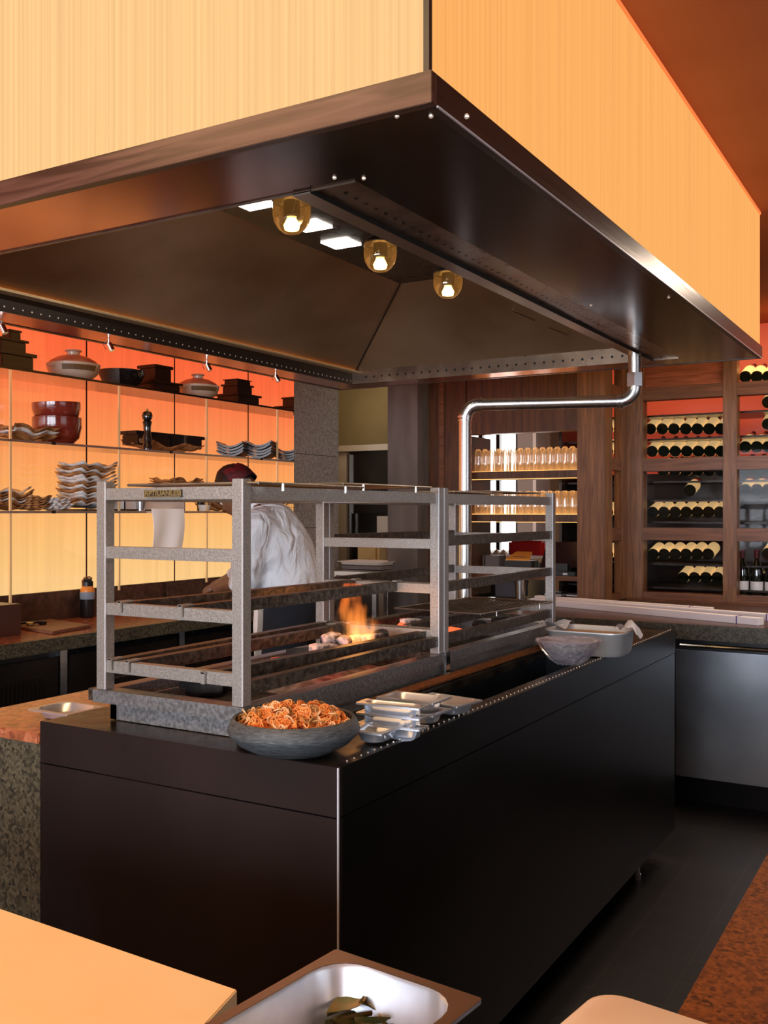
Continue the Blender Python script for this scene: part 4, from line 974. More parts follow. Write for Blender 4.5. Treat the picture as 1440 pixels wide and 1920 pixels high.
# name plate
npx0, npx1 = aty(274, 925, 1.657).x, aty(342, 925, 1.657).x
np_ = MB(); np_.box(npx0, npx1, 1.652, 1.6575, 1.4835, 1.500); pb = np_.build('name_plate', 'plaque_back', ra, bevel=.0008)
fm = MB()
for q_ in ((npx0, npx1, 1.4835, 1.4850), (npx0, npx1, 1.4985, 1.500), (npx0, npx0+.0018, 1.4835, 1.5), (npx1-.0018, npx1, 1.4835, 1.5)): fm.box(q_[0], q_[1], 1.6500, 1.652, q_[2], q_[3])
fm.build('plate_border', 'plaque', pb)
cu = bpy.data.curves.new('lettering', 'FONT'); cu.body = 'RPTIUANLES'; cu.size = .0155; cu.extrude = .0008; cu.align_x = 'CENTER'; cu.align_y = 'CENTER'; cu.offset = .0003
to = bpy.data.objects.new('tmp_text', cu); C.objects.link(to)
bpy.context.view_layer.update()
me = bpy.data.meshes.new_from_object(to.evaluated_get(bpy.context.evaluated_depsgraph_get()))
bpy.data.objects.remove(to)
xs_ = [v.co.x for v in me.vertices]; sc_ = (npx1-npx0-.006)/(max(xs_)-min(xs_))
for v in me.vertices: v.co.x *= sc_
me.materials.append(MATS['plaque']); lt = bpy.data.objects.new('lettering', me); C.objects.link(lt); lt.parent = pb
lt.rotation_euler = (R(90), 0, 0); lt.location = Vector(((npx0+npx1)/2, 1.6508, 1.4918))-ra.location
# hanging bars with hooks across the front rack (L profile)
def lbar(xa, xb, ztop, nm, h=.026):
    t = thing('grill_bar', ((xa+xb)/2, 2.1, ztop-h), nm, 'bar', None)
    ya, yb = 1.688, 2.57
    # plate standing on edge with a top flange that hooks over both rails
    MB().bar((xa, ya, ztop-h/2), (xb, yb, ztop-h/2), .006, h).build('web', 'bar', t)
    MB().bar((xa-.012, ya-.0, ztop+.0015), (xb-.012, yb+.0, ztop+.0015), .028, .003).build('flange', 'bar', t)
    hk = MB(); hk.bar((xa-.004, ya, ztop+.005), (xa-.004, 1.650, ztop+.005), .014, .004); hk.bar((xa-.004, 1.6525, ztop+.006), (xa-.004, 1.6525, ztop-.020), .010, .005, (0,1,0))
    hk.build('hook', 'rack', t)
    hk = MB(); hk.bar((xb-.004, yb, ztop+.005), (xb-.004, 2.606, ztop+.005), .014, .004)
    hk.build('hook', 'rack', t)
lbar(-1.682, -1.619, 1.236, 'upper left dark hook-on bar lying across the third rails of the front rack')
lbar(-1.495, -1.471, 1.236, 'upper right dark hook-on bar across the third rails of the front rack')
lbar(-1.713, -1.725, 1.10, 'lowest leftmost dark hook-on bar across the bottom rails of the front rack')
lbar(-1.657, -1.640, 1.10, 'second dark hook-on bar from left across the bottom rails of the front rack')
lbar(-1.429, -1.372, 1.092, 'dark hook-on bar above the glowing charcoal nearest the counter trough')
# bars in the rear rack at low level
for x, nm in ((-1.62, 'left'), (-1.46, 'right')):
    t = thing('grill_bar', (x, 3.07, 1.07), '%s dark low bar lengthwise in the rear rack under the tilted grate' % nm, 'bar')
    MB().bar((x, 2.64, 1.087), (x, 3.51, 1.087), .006, .026).build('web', 'bar', t)
    MB().bar((x-.01, 2.64, 1.1015), (x-.01, 3.51, 1.1015), .028, .003).build('flange', 'bar', t)
# grates
def grate(cx, cy, z, W, L, rz, label, mt='wire', nx=16, ny=18, tilt=0, feet=True, sp=None, group=None):
    t = thing('grill_grate', (cx, cy, z), label, 'grate', group, rz)
    fr = MB(); r = .003
    loop = [(-W/2,-L/2,0),(W/2,-L/2,0),(W/2,L/2,0),(-W/2,L/2,0),(-W/2,-L/2,0)]
    for a, b_ in zip(loop[:-1], loop[1:]): fr.tube([a, b_], r, 8)
    fr.build('frame', 'wire', t, True, world=False)
    g = MB()
    for i in range(1, nx):
        x = -W/2+W*i/nx; g.tube([(x,-L/2,.002),(x,L/2,.002)], .0013, 5)
    for i in range(1, ny):
        y = -L/2+L*i/ny; g.tube([(-W/2,y,0),(W/2,y,0)], .0013, 5)
    g.build('mesh_wires', mt, t, True, world=False)
    if feet:
        for y in (-L*.3, L*.3): MB().tube([(W/2+.002,y,0.0),(W/2+.002,y,-.016)], .0035, 8).build('pin', 'chrome', t, True, world=False)
    return t
grate(-1.485, 1.885, 1.5125, .375, .44, R(1), 'wire grate on top of the front rack, nearest the name plate', 'wire_gold')
t = grate(-1.50, 2.27, 1.5205, .375, .44, R(-2), 'wire grate on top of the front rack overlapping the nearer one', 'wire_gold')
grate(-1.52, 2.88, 1.5125, .36, .40, R(2), 'dark wire grate on top of the rear rack, nearer one', 'wire_dark', feet=False)
grate(-1.54, 3.26, 1.5205, .36, .40, R(-3), 'dark wire grate on top of the rear rack, farther one', 'wire_dark', feet=False)
t = grate(-1.49, 3.18, 1.118, .34, .53, R(-5), 'blackened wire grate lying low inside the rear rack over the coals', 'wire_dark', 20, 12, feet=True)
# ---- charcoal
rc_ = random.Random(3)
def coal(loc, r, l, rx, rz, mt, label, grp):
    mb = MB(); n = 9; rows = []
    for j in range(6):
        x = -l/2+l*j/5; k_ = .8+.2*math.sin(PI*j/5)
        rows.append([(x, r*k_*(1+.18*noise.noise(Vector((x*40+loc[0]*50, k2*1.3, 1))))*math.cos(2*PI*k2/n), r*k_*(1+.2*noise.noise(Vector((x*35, k2*1.1+loc[1]*30, 4))))*math.sin(2*PI*k2/n)) for k2 in range(n)])
    mb.grid(rows, close_u=True); mb.add(rows[0][::-1], [tuple(range(n))]); mb.add(rows[-1], [tuple(range(n))])
    o = mb.build('charcoal_lump', mt, None, True); o.location = loc; o.rotation_euler = (rx, 0, rz); tag(o, label, 'charcoal', grp); return o
coals = [ # px, py, z, r, l, rz, mat, text
 (622,1206,1.075,.021,.05,20,'coal_hot','white-ashed round charcoal lump at the left foot of the flame'),
 (607,1222,1.06,.014,.075,-8,'coal_hot','split ash-edged charcoal log left of the flame'),
 (645,1210,1.07,.019,.05,70,'coal_hot','ash-white charcoal lump with dark spots beneath the flame'),
 (672,1206,1.07,.018,.045,10,'coal_hot','charcoal lump in the middle of the fire wrapped by flame'),
 (697,1202,1.075,.014,.075,35,'coal_hot','slanted white charcoal stick right of the flame'),
 (714,1194,1.08,.014,.035,20,'coal_black','unburnt black end of charcoal at the right of the fire'),
 (570,1232,1.045,.018,.09,0,'coal_black','grey unlit charcoal log left of the fire'),
 (600,1248,1.035,.013,.11,12,'coal_ember','bright glowing ember stick low at the left of the fire'),
 (632,1243,1.035,.012,.07,18,'coal_ember','glowing red ember behind the bar beneath the flame'),
 (700,1224,1.04,.012,.08,20,'coal_ember','glowing ember stick low at the right of the fire'),
 (765,1206,1.045,.010,.04,15,'coal_ember','small glowing ember near the right post of the front rack'),
 (545,1248,1.02,.016,.10,-10,'coal_ember','small dull ember far left in the firebed'),
 (660,1236,1.03,.016,.06,30,'coal_hot','ashy charcoal piece low in the centre of the fire'),
 (520,1262,1.00,.016,.10,10,'coal_black','black charcoal log lying deep in the front firebed'),
 (480,1275,.99,.016,.10,-15,'coal_black','black charcoal log nearest the front rack corner post'),
 (330,1290,.985,.018,.10,5,'coal_black','black charcoal log in the firebed behind the left front rail'),
 (370,1288,.985,.016,.09,40,'coal_black','crooked black charcoal piece in the firebed behind the front rail'),
]
for px, py, z, r, l, rz, mt, lb in coals:
    p = atz(px, py, z); p.x = min(max(p.x, -1.70), -1.375); r *= 1.25; l *= 1.1; p.z += .006
    coal(tuple(p), r, l, 0, R(rz+40), mt, lb, 'charcoal in the grill')
ab = MB(); rows = []
for i in range(24):
    y = 2.1+.5*i/23; rows.append([(-1.70+.31*j/11, y, .968+.045*math.sin(PI*j/11)*math.sin(PI*i/23)+.006*noise.noise(Vector((j*1.0, i*1.1, 0)))) for j in range(12)])
ab.grid(rows); tag(ab.build('charcoal_ash', 'ash', None, 2), 'bed of grey ash and charcoal bits beneath the fire', 'ash', kind='stuff')
for i, (px, py, z, mt) in enumerate(((770,1170,1.09,'coal_hot'),(790,1166,1.09,'coal_black'),(758,1175,1.08,'coal_ember'),(900,1172,1.03,'coal_black'),(850,1186,1.03,'coal_ember'),(940,1166,1.03,'coal_black'))):
    p = atz(px, py, z); p.x = min(max(p.x, -1.68), -1.39); p.y = min(max(p.y, 2.68), 3.45)
    coal(tuple(p), .02, .07, 0, R(30+i*37), mt, '%s charcoal piece from the front in the rear grill section' % ORD[i], 'charcoal in the rear grill section')
# flame
fp = atz(662, 1208, 1.07); mb = MB()
mb.lathe([(.06,-.0),(.078,.02),(.078,.06),(.068,.12),(.045,.175)], 24)
mb.v = [Vector((v.x, v.y*.42, v.z)) for v in mb.v]
fo = mb.build('flame', 'flame', None, 0, world=False); fo.location = fp; fo.rotation_euler = (0,0,YAW)
tag(fo, 'orange flame rising from the charcoal between the rack bars', 'flame', kind='stuff')
fl = bpy.data.lights.new('fire_glow', 'POINT'); fl.energy = .35; fl.color = (1,.42,.12); fl.shadow_soft_size = .05
lo_ = bpy.data.objects.new('fire_glow', fl); C.objects.link(lo_); lo_.location = fp+Vector((0,0,.10))
# ---- bowl with lotus chips
bz = ZT+.001; bcx, bcy = -1.178, 1.638
bw_ = thing('serving_bowl', (bcx, bcy, bz), 'wide grey stoneware bowl heaped with orange lotus chips at the island corner', 'bowl')
prof = [(0,0),(.07,0),(.082,.002),(.115,.018),(.134,.036),(.136,.042),(.131,.056),(.126,.064),(.122,.0655),(.119,.063),(.125,.048),(.126,.038),(.10,.018),(0,.010)]
MB().lathe([(r_, z*1.08) for r_, z in prof], 56, cap=False).build('bowl_body', 'bowl', bw_, True, world=False)
# lotus chips
def chip(seed):
    rnd = random.Random(seed); r = .0112; mb = MB(); n = 20
    holes = 7; 
    def surf(x, y): return .25*(x*x-y*y*.6)/r*(1.4+rnd_a)+.0015*math.sin(x*400+seed)
    rnd_a = rnd.uniform(.3, 1.6)
    # ring outer + spokes around holes: build as rings of tubes
    rim = [(r*(1+.06*math.sin(3*a+seed))*math.cos(a), r*math.sin(a)) for a in [2*PI*k2/n for k2 in range(n+1)]]
    mb.tube([(x, y, surf(x, y)) for x, y in rim], .0012, 5, False)
    for k2 in range(holes):
        a = 2*PI*k2/holes; cx_, cy_ = r*.62*math.cos(a), r*.62*math.sin(a); hr = r*.23
        pts = [(cx_+hr*math.cos(b_)*1.05, cy_+hr*math.sin(b_)) for b_ in [2*PI*q_/8 for q_ in range(9)]]
        mb.tube([(x, y, surf(x, y)) for x, y in pts], .0008, 4, False)
        a2 = a+PI/holes; mb.tube([(r*.3*math.cos(a2), r*.3*math.sin(a2), surf(r*.3*math.cos(a2), r*.3*math.sin(a2))), (r*.97*math.cos(a2), r*.97*math.sin(a2), surf(r*.97*math.cos(a2), r*.97*math.sin(a2)))], .0011, 4, False)
    rows = [[(q_*math.cos(2*PI*k2/12), q_*math.sin(2*PI*k2/12), surf(q_*math.cos(2*PI*k2/12), q_*math.sin(2*PI*k2/12))+s_) for k2 in range(12)] for q_, s_ in ((r*.38,.001),(.0001,.001))]
    mb.grid(rows, close_u=True)
    return mb
protos = []
for mt in ('lotus','lotus_dark','lotus_pale'):
    for sd in (1, 2, 3): protos.append((mt, chip(sd+len(mt)).build('lotus_chip', mt, None, 2)))
rl = random.Random(11); placed = 0; used = set()
cand = []
while len(cand) < 280:
    a = rl.uniform(0, 2*PI); rad = .112*math.sqrt(rl.random()); x, y = rad*math.cos(a), rad*math.sin(a)
    hgt = .050+.032*(1-(rad/.115)**2)+rl.uniform(-.010, .009)
    cand.append((x, y, hgt))
for i, (x, y, z) in enumerate(cand):
    wl = [3,4,5] if (x < -.06 and rl.random() < .7) or rl.random() < .08 else ([6,7,8] if rl.random() < .22 else [0,1,2])
    pi_ = rl.choice(wl); mt, po = protos[pi_]
    if pi_ not in used: o = po; used.add(pi_)
    else: o = po.copy(); C.objects.link(o)
    o.location = (bcx+x, bcy+y, bz+z); o.rotation_euler = (rl.uniform(-1.3,1.3), rl.uniform(-1.3,1.3), rl.uniform(0,6)); s_ = rl.uniform(.85, 1.3); o.scale = (s_, s_, s_)
    tag(o, 'one of the crisp orange-brown fried lotus root chips heaped in the grey bowl', 'lotus chip', 'lotus root chips heaped in the bowl')
for i, (mt, po) in enumerate(protos):
    if i not in used: bpy.data.objects.remove(po)
m_ = MB(); m_.lathe([(.118,.045),(.09,.053),(.05,.062),(0,.066)], 28, (0,0,0), False); m_.build('chip_fill', 'lotus', bw_, 2, world=False)
# ---- small pans beside the bowl
def stackpan(cs, zs, dep, lab, fl=.012):
    for i, z in enumerate(zs):
        zb_ = zs[-1]
        A, B, Cc = [atz(*c, zb_) for c in cs]
        e1 = (B-A); L = e1.length; e1.normalize(); e2 = Vector((-e1.y, e1.x, 0)); W = abs((Cc-B).dot(e2)); c = (A+B)/2+e2*W/2
        t = thing('steel_pan', (c.x, c.y, z-dep), lab % (('lower','upper') if len(zs) == 2 else ('bottom','middle','top') if len(zs) == 3 else ('',))[i], 'pan', None, math.atan2(e1.y, e1.x))
        m_ = pan_mesh(L, W, dep, fl, .004, .022); m_.v = [v+Vector((0,0,dep)) for v in m_.v]; m_.build('pan_body', 'pan_steel', t, True, world=False)
stackpan([(666,1317),(787,1329),(807,1321)], (.989,1.012,1.034), .028, '%s small steel pan of the triple stack beside the stoneware bowl')
stackpan([(704,1307),(812,1319),(851,1306)], (.992,1.02), .028, '%s small steel pan of the pair behind the triple stack')
stackpan([(648,1368),(716,1377),(764,1357)], (.990,), .029, 'single%s small steel pan tucked right against the stoneware bowl')
stackpan([(760,1310),(857,1325),(899,1311)], (.992,), .030, 'farthest%s small steel pan at the start of the sunken trough')
# ---- deep pan with paper at far end, and wrapped bowl
t, L_, W_ = pan3((1014,1180), (1165,1190), (1192,1177), 1.045, .083, 'deep_steel_pan', 'deep oval-cornered steel pan with baked food at the far end of the island', None, 'deep_pan', .008, .05, .05)
rows = rr(L_-.03, W_-.03, .045)
m_ = MB(); m_.prism([p for p in rows], .052, .066); m_.build('baked_food', 'lotus_dark', t, world=False)
pp = atz(1178, 1180, 1.05)
m_ = MB(); rows = []
for j in range(7):
    rows.append([(pp.x-.045+.013*i, pp.y-.02+.014*j, 1.048+.010*math.sin(i*1.3+j*.8)+.02*math.sin(PI*i/6)-(.022 if i == 6 else 0)) for i in range(7)])
m_.grid(rows); tag(m_.build('parchment_paper', 'paper', None, 2), 'crumpled parchment paper at the right corner of the deep steel pan', 'paper')
pp = atz(1042, 1168, 1.05); m_ = MB(); rows = []
for j in range(6): rows.append([(pp.x-.05+.02*i, pp.y-.04+.02*j, 1.047+.012*math.sin(i*.9+j)) for i in range(6)])
m_.grid(rows); tag(m_.build('parchment_paper', 'paper', None, 2), 'white parchment corner at the left end of the deep steel pan', 'paper')
wc = atz(1064, 1213, 1.0); wc = Vector((-1.075, 2.985, .967))
t = thing('wrapped_bowl', tuple(wc), 'pointed-oval bowl of green food under crinkled cling film on the rim of the trough', 'bowl')
m_ = MB(); rows = []; n = 40
for r_, z in ((.0,0),(.03,.002),(.055,.018),(.078,.045),(.098,.072)):
    rows.append([(r_*1.0*math.cos(2*PI*k2/n)*(1.08 if abs(math.cos(2*PI*k2/n)) > .85 else 1), r_*.8*math.sin(2*PI*k2/n), z) for k2 in range(n)])
m_.grid(rows, close_u=True); m_.M = Matrix.Identity(4); m_.build('bowl_body', 'shelf_glass', t, 2, world=False)
m_ = MB(); rows = []
for r_, z in ((.02,.006),(.052,.021),(.074,.044),(.08,.05),(.0,.055)):
    rows.append([(r_*.96*math.cos(2*PI*k2/n), r_*.74*math.sin(2*PI*k2/n), z) for k2 in range(n)])
m_.grid(rows, close_u=True); m_.build('green_food', 'green_food', t, 2, world=False)
m_ = MB(); rows = []
for r_, z in ((.04,-.0),(.062,.016),(.084,.044),(.104,.076),(.098,.079),(.06,.076),(.0,.074)):
    rows.append([(r_*(1+.05*noise.noise(Vector((k2*1.2, r_*90, 0))))*math.cos(2*PI*k2/n), r_*.82*(1+.05*noise.noise(Vector((k2*1.5, r_*60, 3))))*math.sin(2*PI*k2/n), z+.006*noise.noise(Vector((k2*1.1, r_*100, 7)))) for k2 in range(n)])
m_.grid(rows, close_u=True); m_.build('cling_film', 'film', t, False, world=False)
t.rotation_euler = (0, 0, YAW)
# ============================================================ PIPE
pa = Vector((-1.151, 3.985, 2.1)); zp = 1.905
pb_ = atd(872, 800, 4.16); pb_.z = zp
pp_ = thing('steel_pipe', (pb_.x, pb_.y, ZT), 'polished steel pipe bending down from the hood to the island behind the racks', 'pipe')
dirv = Vector((pb_.x-pa.x, pb_.y-pa.y, 0)).normalized(); rb_ = .06; rp = .0265
def elbow(c0, d0, d1, r):
    pts = []
    for k2 in range(9):
        a = PI/2*k2/8; pts.append(c0+d0*(r*math.sin(a))-d0*r+d1*(r*(1-math.cos(a))))
    return pts
top = pa.copy(); cor1 = Vector((pa.x, pa.y, zp)); cor2 = Vector((pb_.x, pb_.y, zp)); dn = Vector((0,0,-1))
e1 = [cor1-dn*rb_ + dn*(rb_*math.sin(PI/2*k2/8)) + dirv*(rb_*(1-math.cos(PI/2*k2/8))) for k2 in range(9)]
e2 = [cor2-dirv*rb_ + dirv*(rb_*math.sin(PI/2*k2/8)) + dn*(rb_*(1-math.cos(PI/2*k2/8))) for k2 in range(9)]
MB().tube([top, e1[0]], rp, 20).build('upper_pipe', 'pipe', pp_, True)
MB().tube(e1, rp+.002, 20).build('elbow', 'pipe', pp_, True)
MB().tube([e1[-1], e2[0]], rp-.001, 20).build('horizontal_pipe', 'pipe', pp_, True)
MB().tube(e2, rp+.002, 20).build('elbow', 'pipe', pp_, True)
MB().tube([e2[-1], Vector((pb_.x, pb_.y, ZT))], rp, 20).build('down_pipe', 'pipe', pp_, True)
MB().tube([e1[0]-dn*.0, e1[0]-dn*.055], rp+.008, 6).build('hex_union', 'steel', pp_)
for p_, d_ in ((e1[-1], dirv), (e2[0], dirv), (e2[-1], dn)):
    MB().tube([p_-d_*.012, p_-d_*.006], rp+.006, 20).build('collar', 'pipe', pp_, True); MB().tube([p_+d_*.004, p_+d_*.009], rp+.004, 20).build('collar', 'pipe', pp_, True)
# ============================================================ HOOD
HX0, HX1, HY0, HY1, HZ = -2.86, -.722, 1.376, 4.39, 2.10
IX0, IX1, IY0, IY1 = -2.66, -1.025, 1.630, 4.20
hd = thing('extractor_hood', ((HX0+HX1)/2, (HY0+HY1)/2, HZ), 'huge extractor hood faced with glowing amber fluted panels over the grill', 'hood')
MB().box(HX0, HX1, HY0, HY0+.02, HZ, 2.152).build('front_trim', 'strip_wood', hd, bevel=.001)
MB().box(HX1-.02, HX1, HY0+.0205, HY1, HZ, 2.152).build('side_trim', 'strip_wood_y', hd, bevel=.001)
MB().box(HX0, HX1-.0205, HY1-.02, HY1, HZ, 2.152).build('rear_trim', 'strip_wood', hd)
MB().box(HX0, HX0+.02, HY0+.0205, HY1-.0205, HZ, 2.152).build('side_trim', 'strip_wood_y', hd)
MB().bar((HX1, HY0+.02, HZ), (HX1, HY1, HZ), .003, .003).build('edge_highlight', 'highlight_paint', hd)
px_ = HX1-.008; py_ = HY0+.008
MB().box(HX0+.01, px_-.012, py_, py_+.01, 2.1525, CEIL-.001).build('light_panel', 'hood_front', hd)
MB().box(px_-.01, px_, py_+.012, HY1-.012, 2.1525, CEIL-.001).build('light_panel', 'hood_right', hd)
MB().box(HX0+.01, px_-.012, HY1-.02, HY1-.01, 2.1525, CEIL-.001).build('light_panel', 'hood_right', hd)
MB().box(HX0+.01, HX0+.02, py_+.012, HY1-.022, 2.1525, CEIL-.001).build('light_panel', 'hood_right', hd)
MB().box(px_-.0115, px_-.001, py_+.0005, py_+.0115, 2.1525, CEIL-.001).build('corner_seam', 'black', hd)
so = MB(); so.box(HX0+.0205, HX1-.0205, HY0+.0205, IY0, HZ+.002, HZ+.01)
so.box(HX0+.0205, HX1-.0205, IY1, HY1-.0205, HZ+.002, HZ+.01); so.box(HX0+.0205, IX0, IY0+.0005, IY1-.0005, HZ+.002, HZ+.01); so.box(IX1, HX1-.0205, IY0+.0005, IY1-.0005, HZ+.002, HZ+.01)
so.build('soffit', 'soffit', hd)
MB().box(px_-.012, px_+.004, py_, HY1-.01, CEIL-.012, CEIL-.001).build('top_edge', 'edge_glow', hd)
# inner gutter: ledge with drain holes, small upstand, then sloping canopy up to the plenum plate
G = .115; gx1 = IX1-.15; gx0 = IX0+.03; gy0 = IY0+.03; gy1 = IY1-.02; zu = HZ+.045
def hole(ho, c, nrm, r=.0042):
    c = Vector(c); nrm = Vector(nrm); u = nrm.orthogonal().normalized(); w_ = nrm.cross(u)
    ho.add([tuple(c+nrm*.0008+u*r*math.cos(2*PI*k2/8)+w_*r*math.sin(2*PI*k2/8)) for k2 in range(8)], [tuple(range(8))])
g = MB(); g.box(gx1+.045, IX1, IY0, IY1, HZ+.004, HZ+.012); g.m = 1
for k2 in range(62): hole(g, (IX1-.06, IY0+.06+k2*.0405, HZ+.0035), (0,0,-1), .005)
g.build('gutter_tray', ['gutter','hole'], hd)
g = MB(); g.box(gx1, gx1+.043, IY0, IY1, HZ-.006, HZ+.0); g.build('gutter_lip', 'gutter_light', hd)
g = MB(); g.box(gx1+.043, gx1+.045, IY0, IY1, HZ-.006, HZ+.012); g.build('gutter_groove', 'hole', hd)
g = MB(); g.box(IX0, IX0+.006, IY0, IY1, HZ-.005, zu+.02); g.m = 1
for k2 in range(70): hole(g, (IX0+.0065, IY0+.03+k2*.0365, HZ+.012), (1,0,0), .0030)
g.build('gutter_side', ['gutter_dark','glint'], hd)
g = MB(); g.box(IX0+.0065, IX0+.05, IY0+.005, IY1-.007, zu+.006, zu+.014); g.build('canopy_lip', 'gold_edge', hd)
g = MB(); g.box(IX0, IX1, IY1-.006, IY1, HZ-.002, zu+.02); g.m = 1
for k2 in range(34): hole(g, (IX0+.09+k2*.045, IY1-.0065, HZ+.028), (0,-1,0), .006)
g.build('gutter_rear', ['gutter','hole'], hd)
g = MB(); g.box(IX0, IX1, IY0, IY0+.004, HZ-.002, zu+.02); g.build('gutter_front', 'gutter', hd)
PZ = 2.42; a0 = (gx1-.0, gy0, zu); 
cx0_, cx1_, cy0_, cy1_ = IX0+.03, gx1-.004, IY0+.004, IY1-.006
tx0, tx1, ty0, ty1 = -2.05, -1.28, 2.1, 3.62
ca = MB()
ca.quad((cx0_, cy0_, zu+.02), (cx0_, cy1_, zu+.02), (tx0, ty1, PZ), (tx0, ty0, PZ))
ca.build('canopy_left', 'hood_in', hd)
ca = MB(); ca.quad((cx0_, cy1_, zu+.02), (cx1_, cy1_, zu+.02), (tx1, ty1, PZ), (tx0, ty1, PZ)); cr = ca.build('canopy_rear', 'hood_in', hd)
ca = MB(); ca.quad((cx1_, cy1_, zu), (cx1_, cy0_, zu), (tx1, ty0, PZ), (tx1, ty1, PZ)); ca.build('canopy_right', 'hood_in', hd)
ca = MB(); ca.quad((cx0_, cy0_, zu+.02), (cx1_, cy0_, zu+.02), (tx1, ty0, PZ), (tx0, ty0, PZ)); ca.build('canopy_front', 'hood_in', hd)
MB().box(tx0, tx1, ty0, ty1, PZ, PZ+.01).build('plenum_plate', 'greasy', hd)
sm = MB(); sm.tube([(cx0_+.001, cy1_-.003, zu+.018), (tx0+.003, ty1-.004, PZ-.003)], .0022, 6); sm.build('weld_seam', 'hole', hd)
for (c1, c2) in (((452,388),(500,376)), ((608,459),(671,455)), ((574,428),(592,420))):
    a = atz((c1[0]+c2[0])/2, (c1[1]+c2[1])/2, PZ-.002)
    if a.x > tx0+.06: pass
    MB().box(max(a.x-.055, tx0), a.x+.055, a.y-.05, a.y+.05, PZ-.004, PZ-.001).build('square_light', 'square_light', hd)
# canopy handles
for (p, q_) in (((990,592),(1018,604)), ((1035,613),(1060,622))):
    a = aty(p[0], p[1], 4.02); b_ = aty(q_[0], q_[1], 4.02)
    # lie on the sloping rear canopy
    def onrear(v):
        f = (v.z-(zu+.02))/(PZ-zu-.02); return Vector((v.x, cy1_+(ty1-cy1_)*f-.015, v.z))
    a, b_ = onrear(a), onrear(b_)
    MB().tube([a+Vector((0,.015,.006)), a, a+Vector((0,-.004,-.008)), b_+Vector((0,-.004,-.008)), b_, b_+Vector((0,.015,.006))], .003, 8).build('filter_handle', 'chrome', cr, True)
# soffit screws
sw = MB()
for p in ((744,217),(808,217),(627,333),(682,334),(1108,572),(1254,557),(875,218)):
    a = atz(*p, HZ+.001); sw.sphere((a.x, a.y, HZ+.001), .0045, 8, m=6)
sw.build('screws', 'glint', hd)
# small spotlights clipped under left soffit
for i, p in enumerate(((3,600),(204,635),(388,675),(517,697))):
    a = atz(*p, HZ); x, y = a.x, a.y
    t = thing('clip_spotlight', (x, y, HZ), 'small chrome clip spotlight under the hood edge, %s from left' % ORD[i], 'spotlight', 'clip spotlights under the hood edge')
    MB().tube([(0,0,0),(0,0,-.02)], .004, 8).build('stem', 'chrome', t, True, world=False)
    MB().tube([(0,0,-.018),(.012,.006,-.045)], .011, 12).build('spot_head', 'chrome', t, True, world=False)
    MB().tube([(0,0,-.004),(-.02,-.01,-.02),(-.014,0,-.04)], .0012, 5).build('cable', 'black', t, True, world=False)
# heat lamps
for i, (px, py, X) in enumerate(((547, 404, -1.50), (713, 480, -1.50), (840, 533, -1.50))):
    q = atx(px, py, -1.48); r = .049
    t = thing('heat_lamp', tuple(q), 'amber glass dome heat lamp under the hood, %s' % ('nearest of the three','middle of the three','farthest of the three')[i], 'lamp', 'heat lamps under the hood')
    k_ = MB(); prof = [(r, .034), (r*1.0, .0), (r*.92, -.018), (r*.7, -.035), (r*.42, -.045), (.0005, -.049)]
    k_.lathe(prof, 28, cap=False); k_.build('glass_dome', 'lamp_glass', t, 2, world=False)
    MB().lathe([(r*1.02,.034),(r*1.04,.037),(r*1.0,.04),(.02,.06),(.016,.09)], 24, cap=False).build('collar', 'bar', t, True, world=False)
    MB().lathe([(.022,.036),(.022,.0),(.018,-.006),(0,-.008)], 18, cap=False).build('socket', 'black_gloss', t, True, world=False)
    MB().lathe([(.012,-.008),(.021,-.026),(.018,-.037),(.0005,-.041)], 18, cap=False).build('bulb', 'bulb', t, 2, world=False)
    MB().tube([(0,0,.088),(0,0,PZ-q.z)], .009, 10).build('stem', 'bar', t, True, world=False)
    ll = bpy.data.lights.new('heat_lamp_light', 'SPOT'); ll.energy = 5; ll.color = (1,.62,.28); ll.spot_size = R(120); ll.spot_blend = .6; ll.shadow_soft_size = .03
    lb = bpy.data.objects.new('heat_lamp_light', ll); C.objects.link(lb); lb.location = q+Vector((0,0,-.055))
# ============================================================ FOREGROUND
fc = thing('pass_counter', (-.7, .6, 0), 'dark front work counter under the cream board and steel pan', 'counter')
MB().box(-1.9, .6, .30, .885, .81, .85).build('worktop', 'black', fc, bevel=.003)
MB().box(-1.85, .55, .34, .84, .0, .81).build('body', 'black', fc)
c = [atz(445,1855,.872), atz(0,1703,.872)]
e1 = (c[0]-c[1]).normalized(); e2 = Vector((e1.y, -e1.x, 0))
A = c[0]; B = c[0]-e1*.62; rot = math.radians(0)
dvr = (atz(385,1920,.872)-A).normalized()
poly = [A, B, B+dvr*.42, A+dvr*.42]
t = thing('cutting_board', tuple(sum(poly, Vector())/4-Vector((0,0,.022))), 'pale cream marble-like board at the lower left foreground', 'board')
MB().prism([(p.x, p.y) for p in poly], .8515, .872).build('slab', 'board', t, bevel=.0015)
z = .95; P0 = atz(630,1780,z); P1 = atz(905,1873,z); e1 = (P1-P0).normalized(); W = (P1-P0).length; e2 = Vector((e1.y, -e1.x, 0)); L = .30
c = P0+e1*W/2+e2*L/2
t = thing('gastronorm_pan', (c.x, c.y, z-.098), 'large steel food pan with leaves inside at the bottom foreground', 'pan', None, math.atan2(e1.y, e1.x))
mat('pan_rim', (.40,.22,.14), .35, .9)  # orange-brown reflection put into the steel rim's colour
m_ = pan_mesh(W, L, .098, .016, .004, .042); m_.v = [v+Vector((0,0,.098)) for v in m_.v]; m_.build('pan_body', 'pan_steel', t, True, world=False)
ring = MB(); a_ = rr(W, L, .004); b__ = rr(W-.026, L-.026, .045)
ring.grid([[(x, y, .0987) for x, y in a_], [(x, y, .0990) for x, y in b__]], close_u=True); ring.build('rim_flange', 'pan_rim', t, world=False)
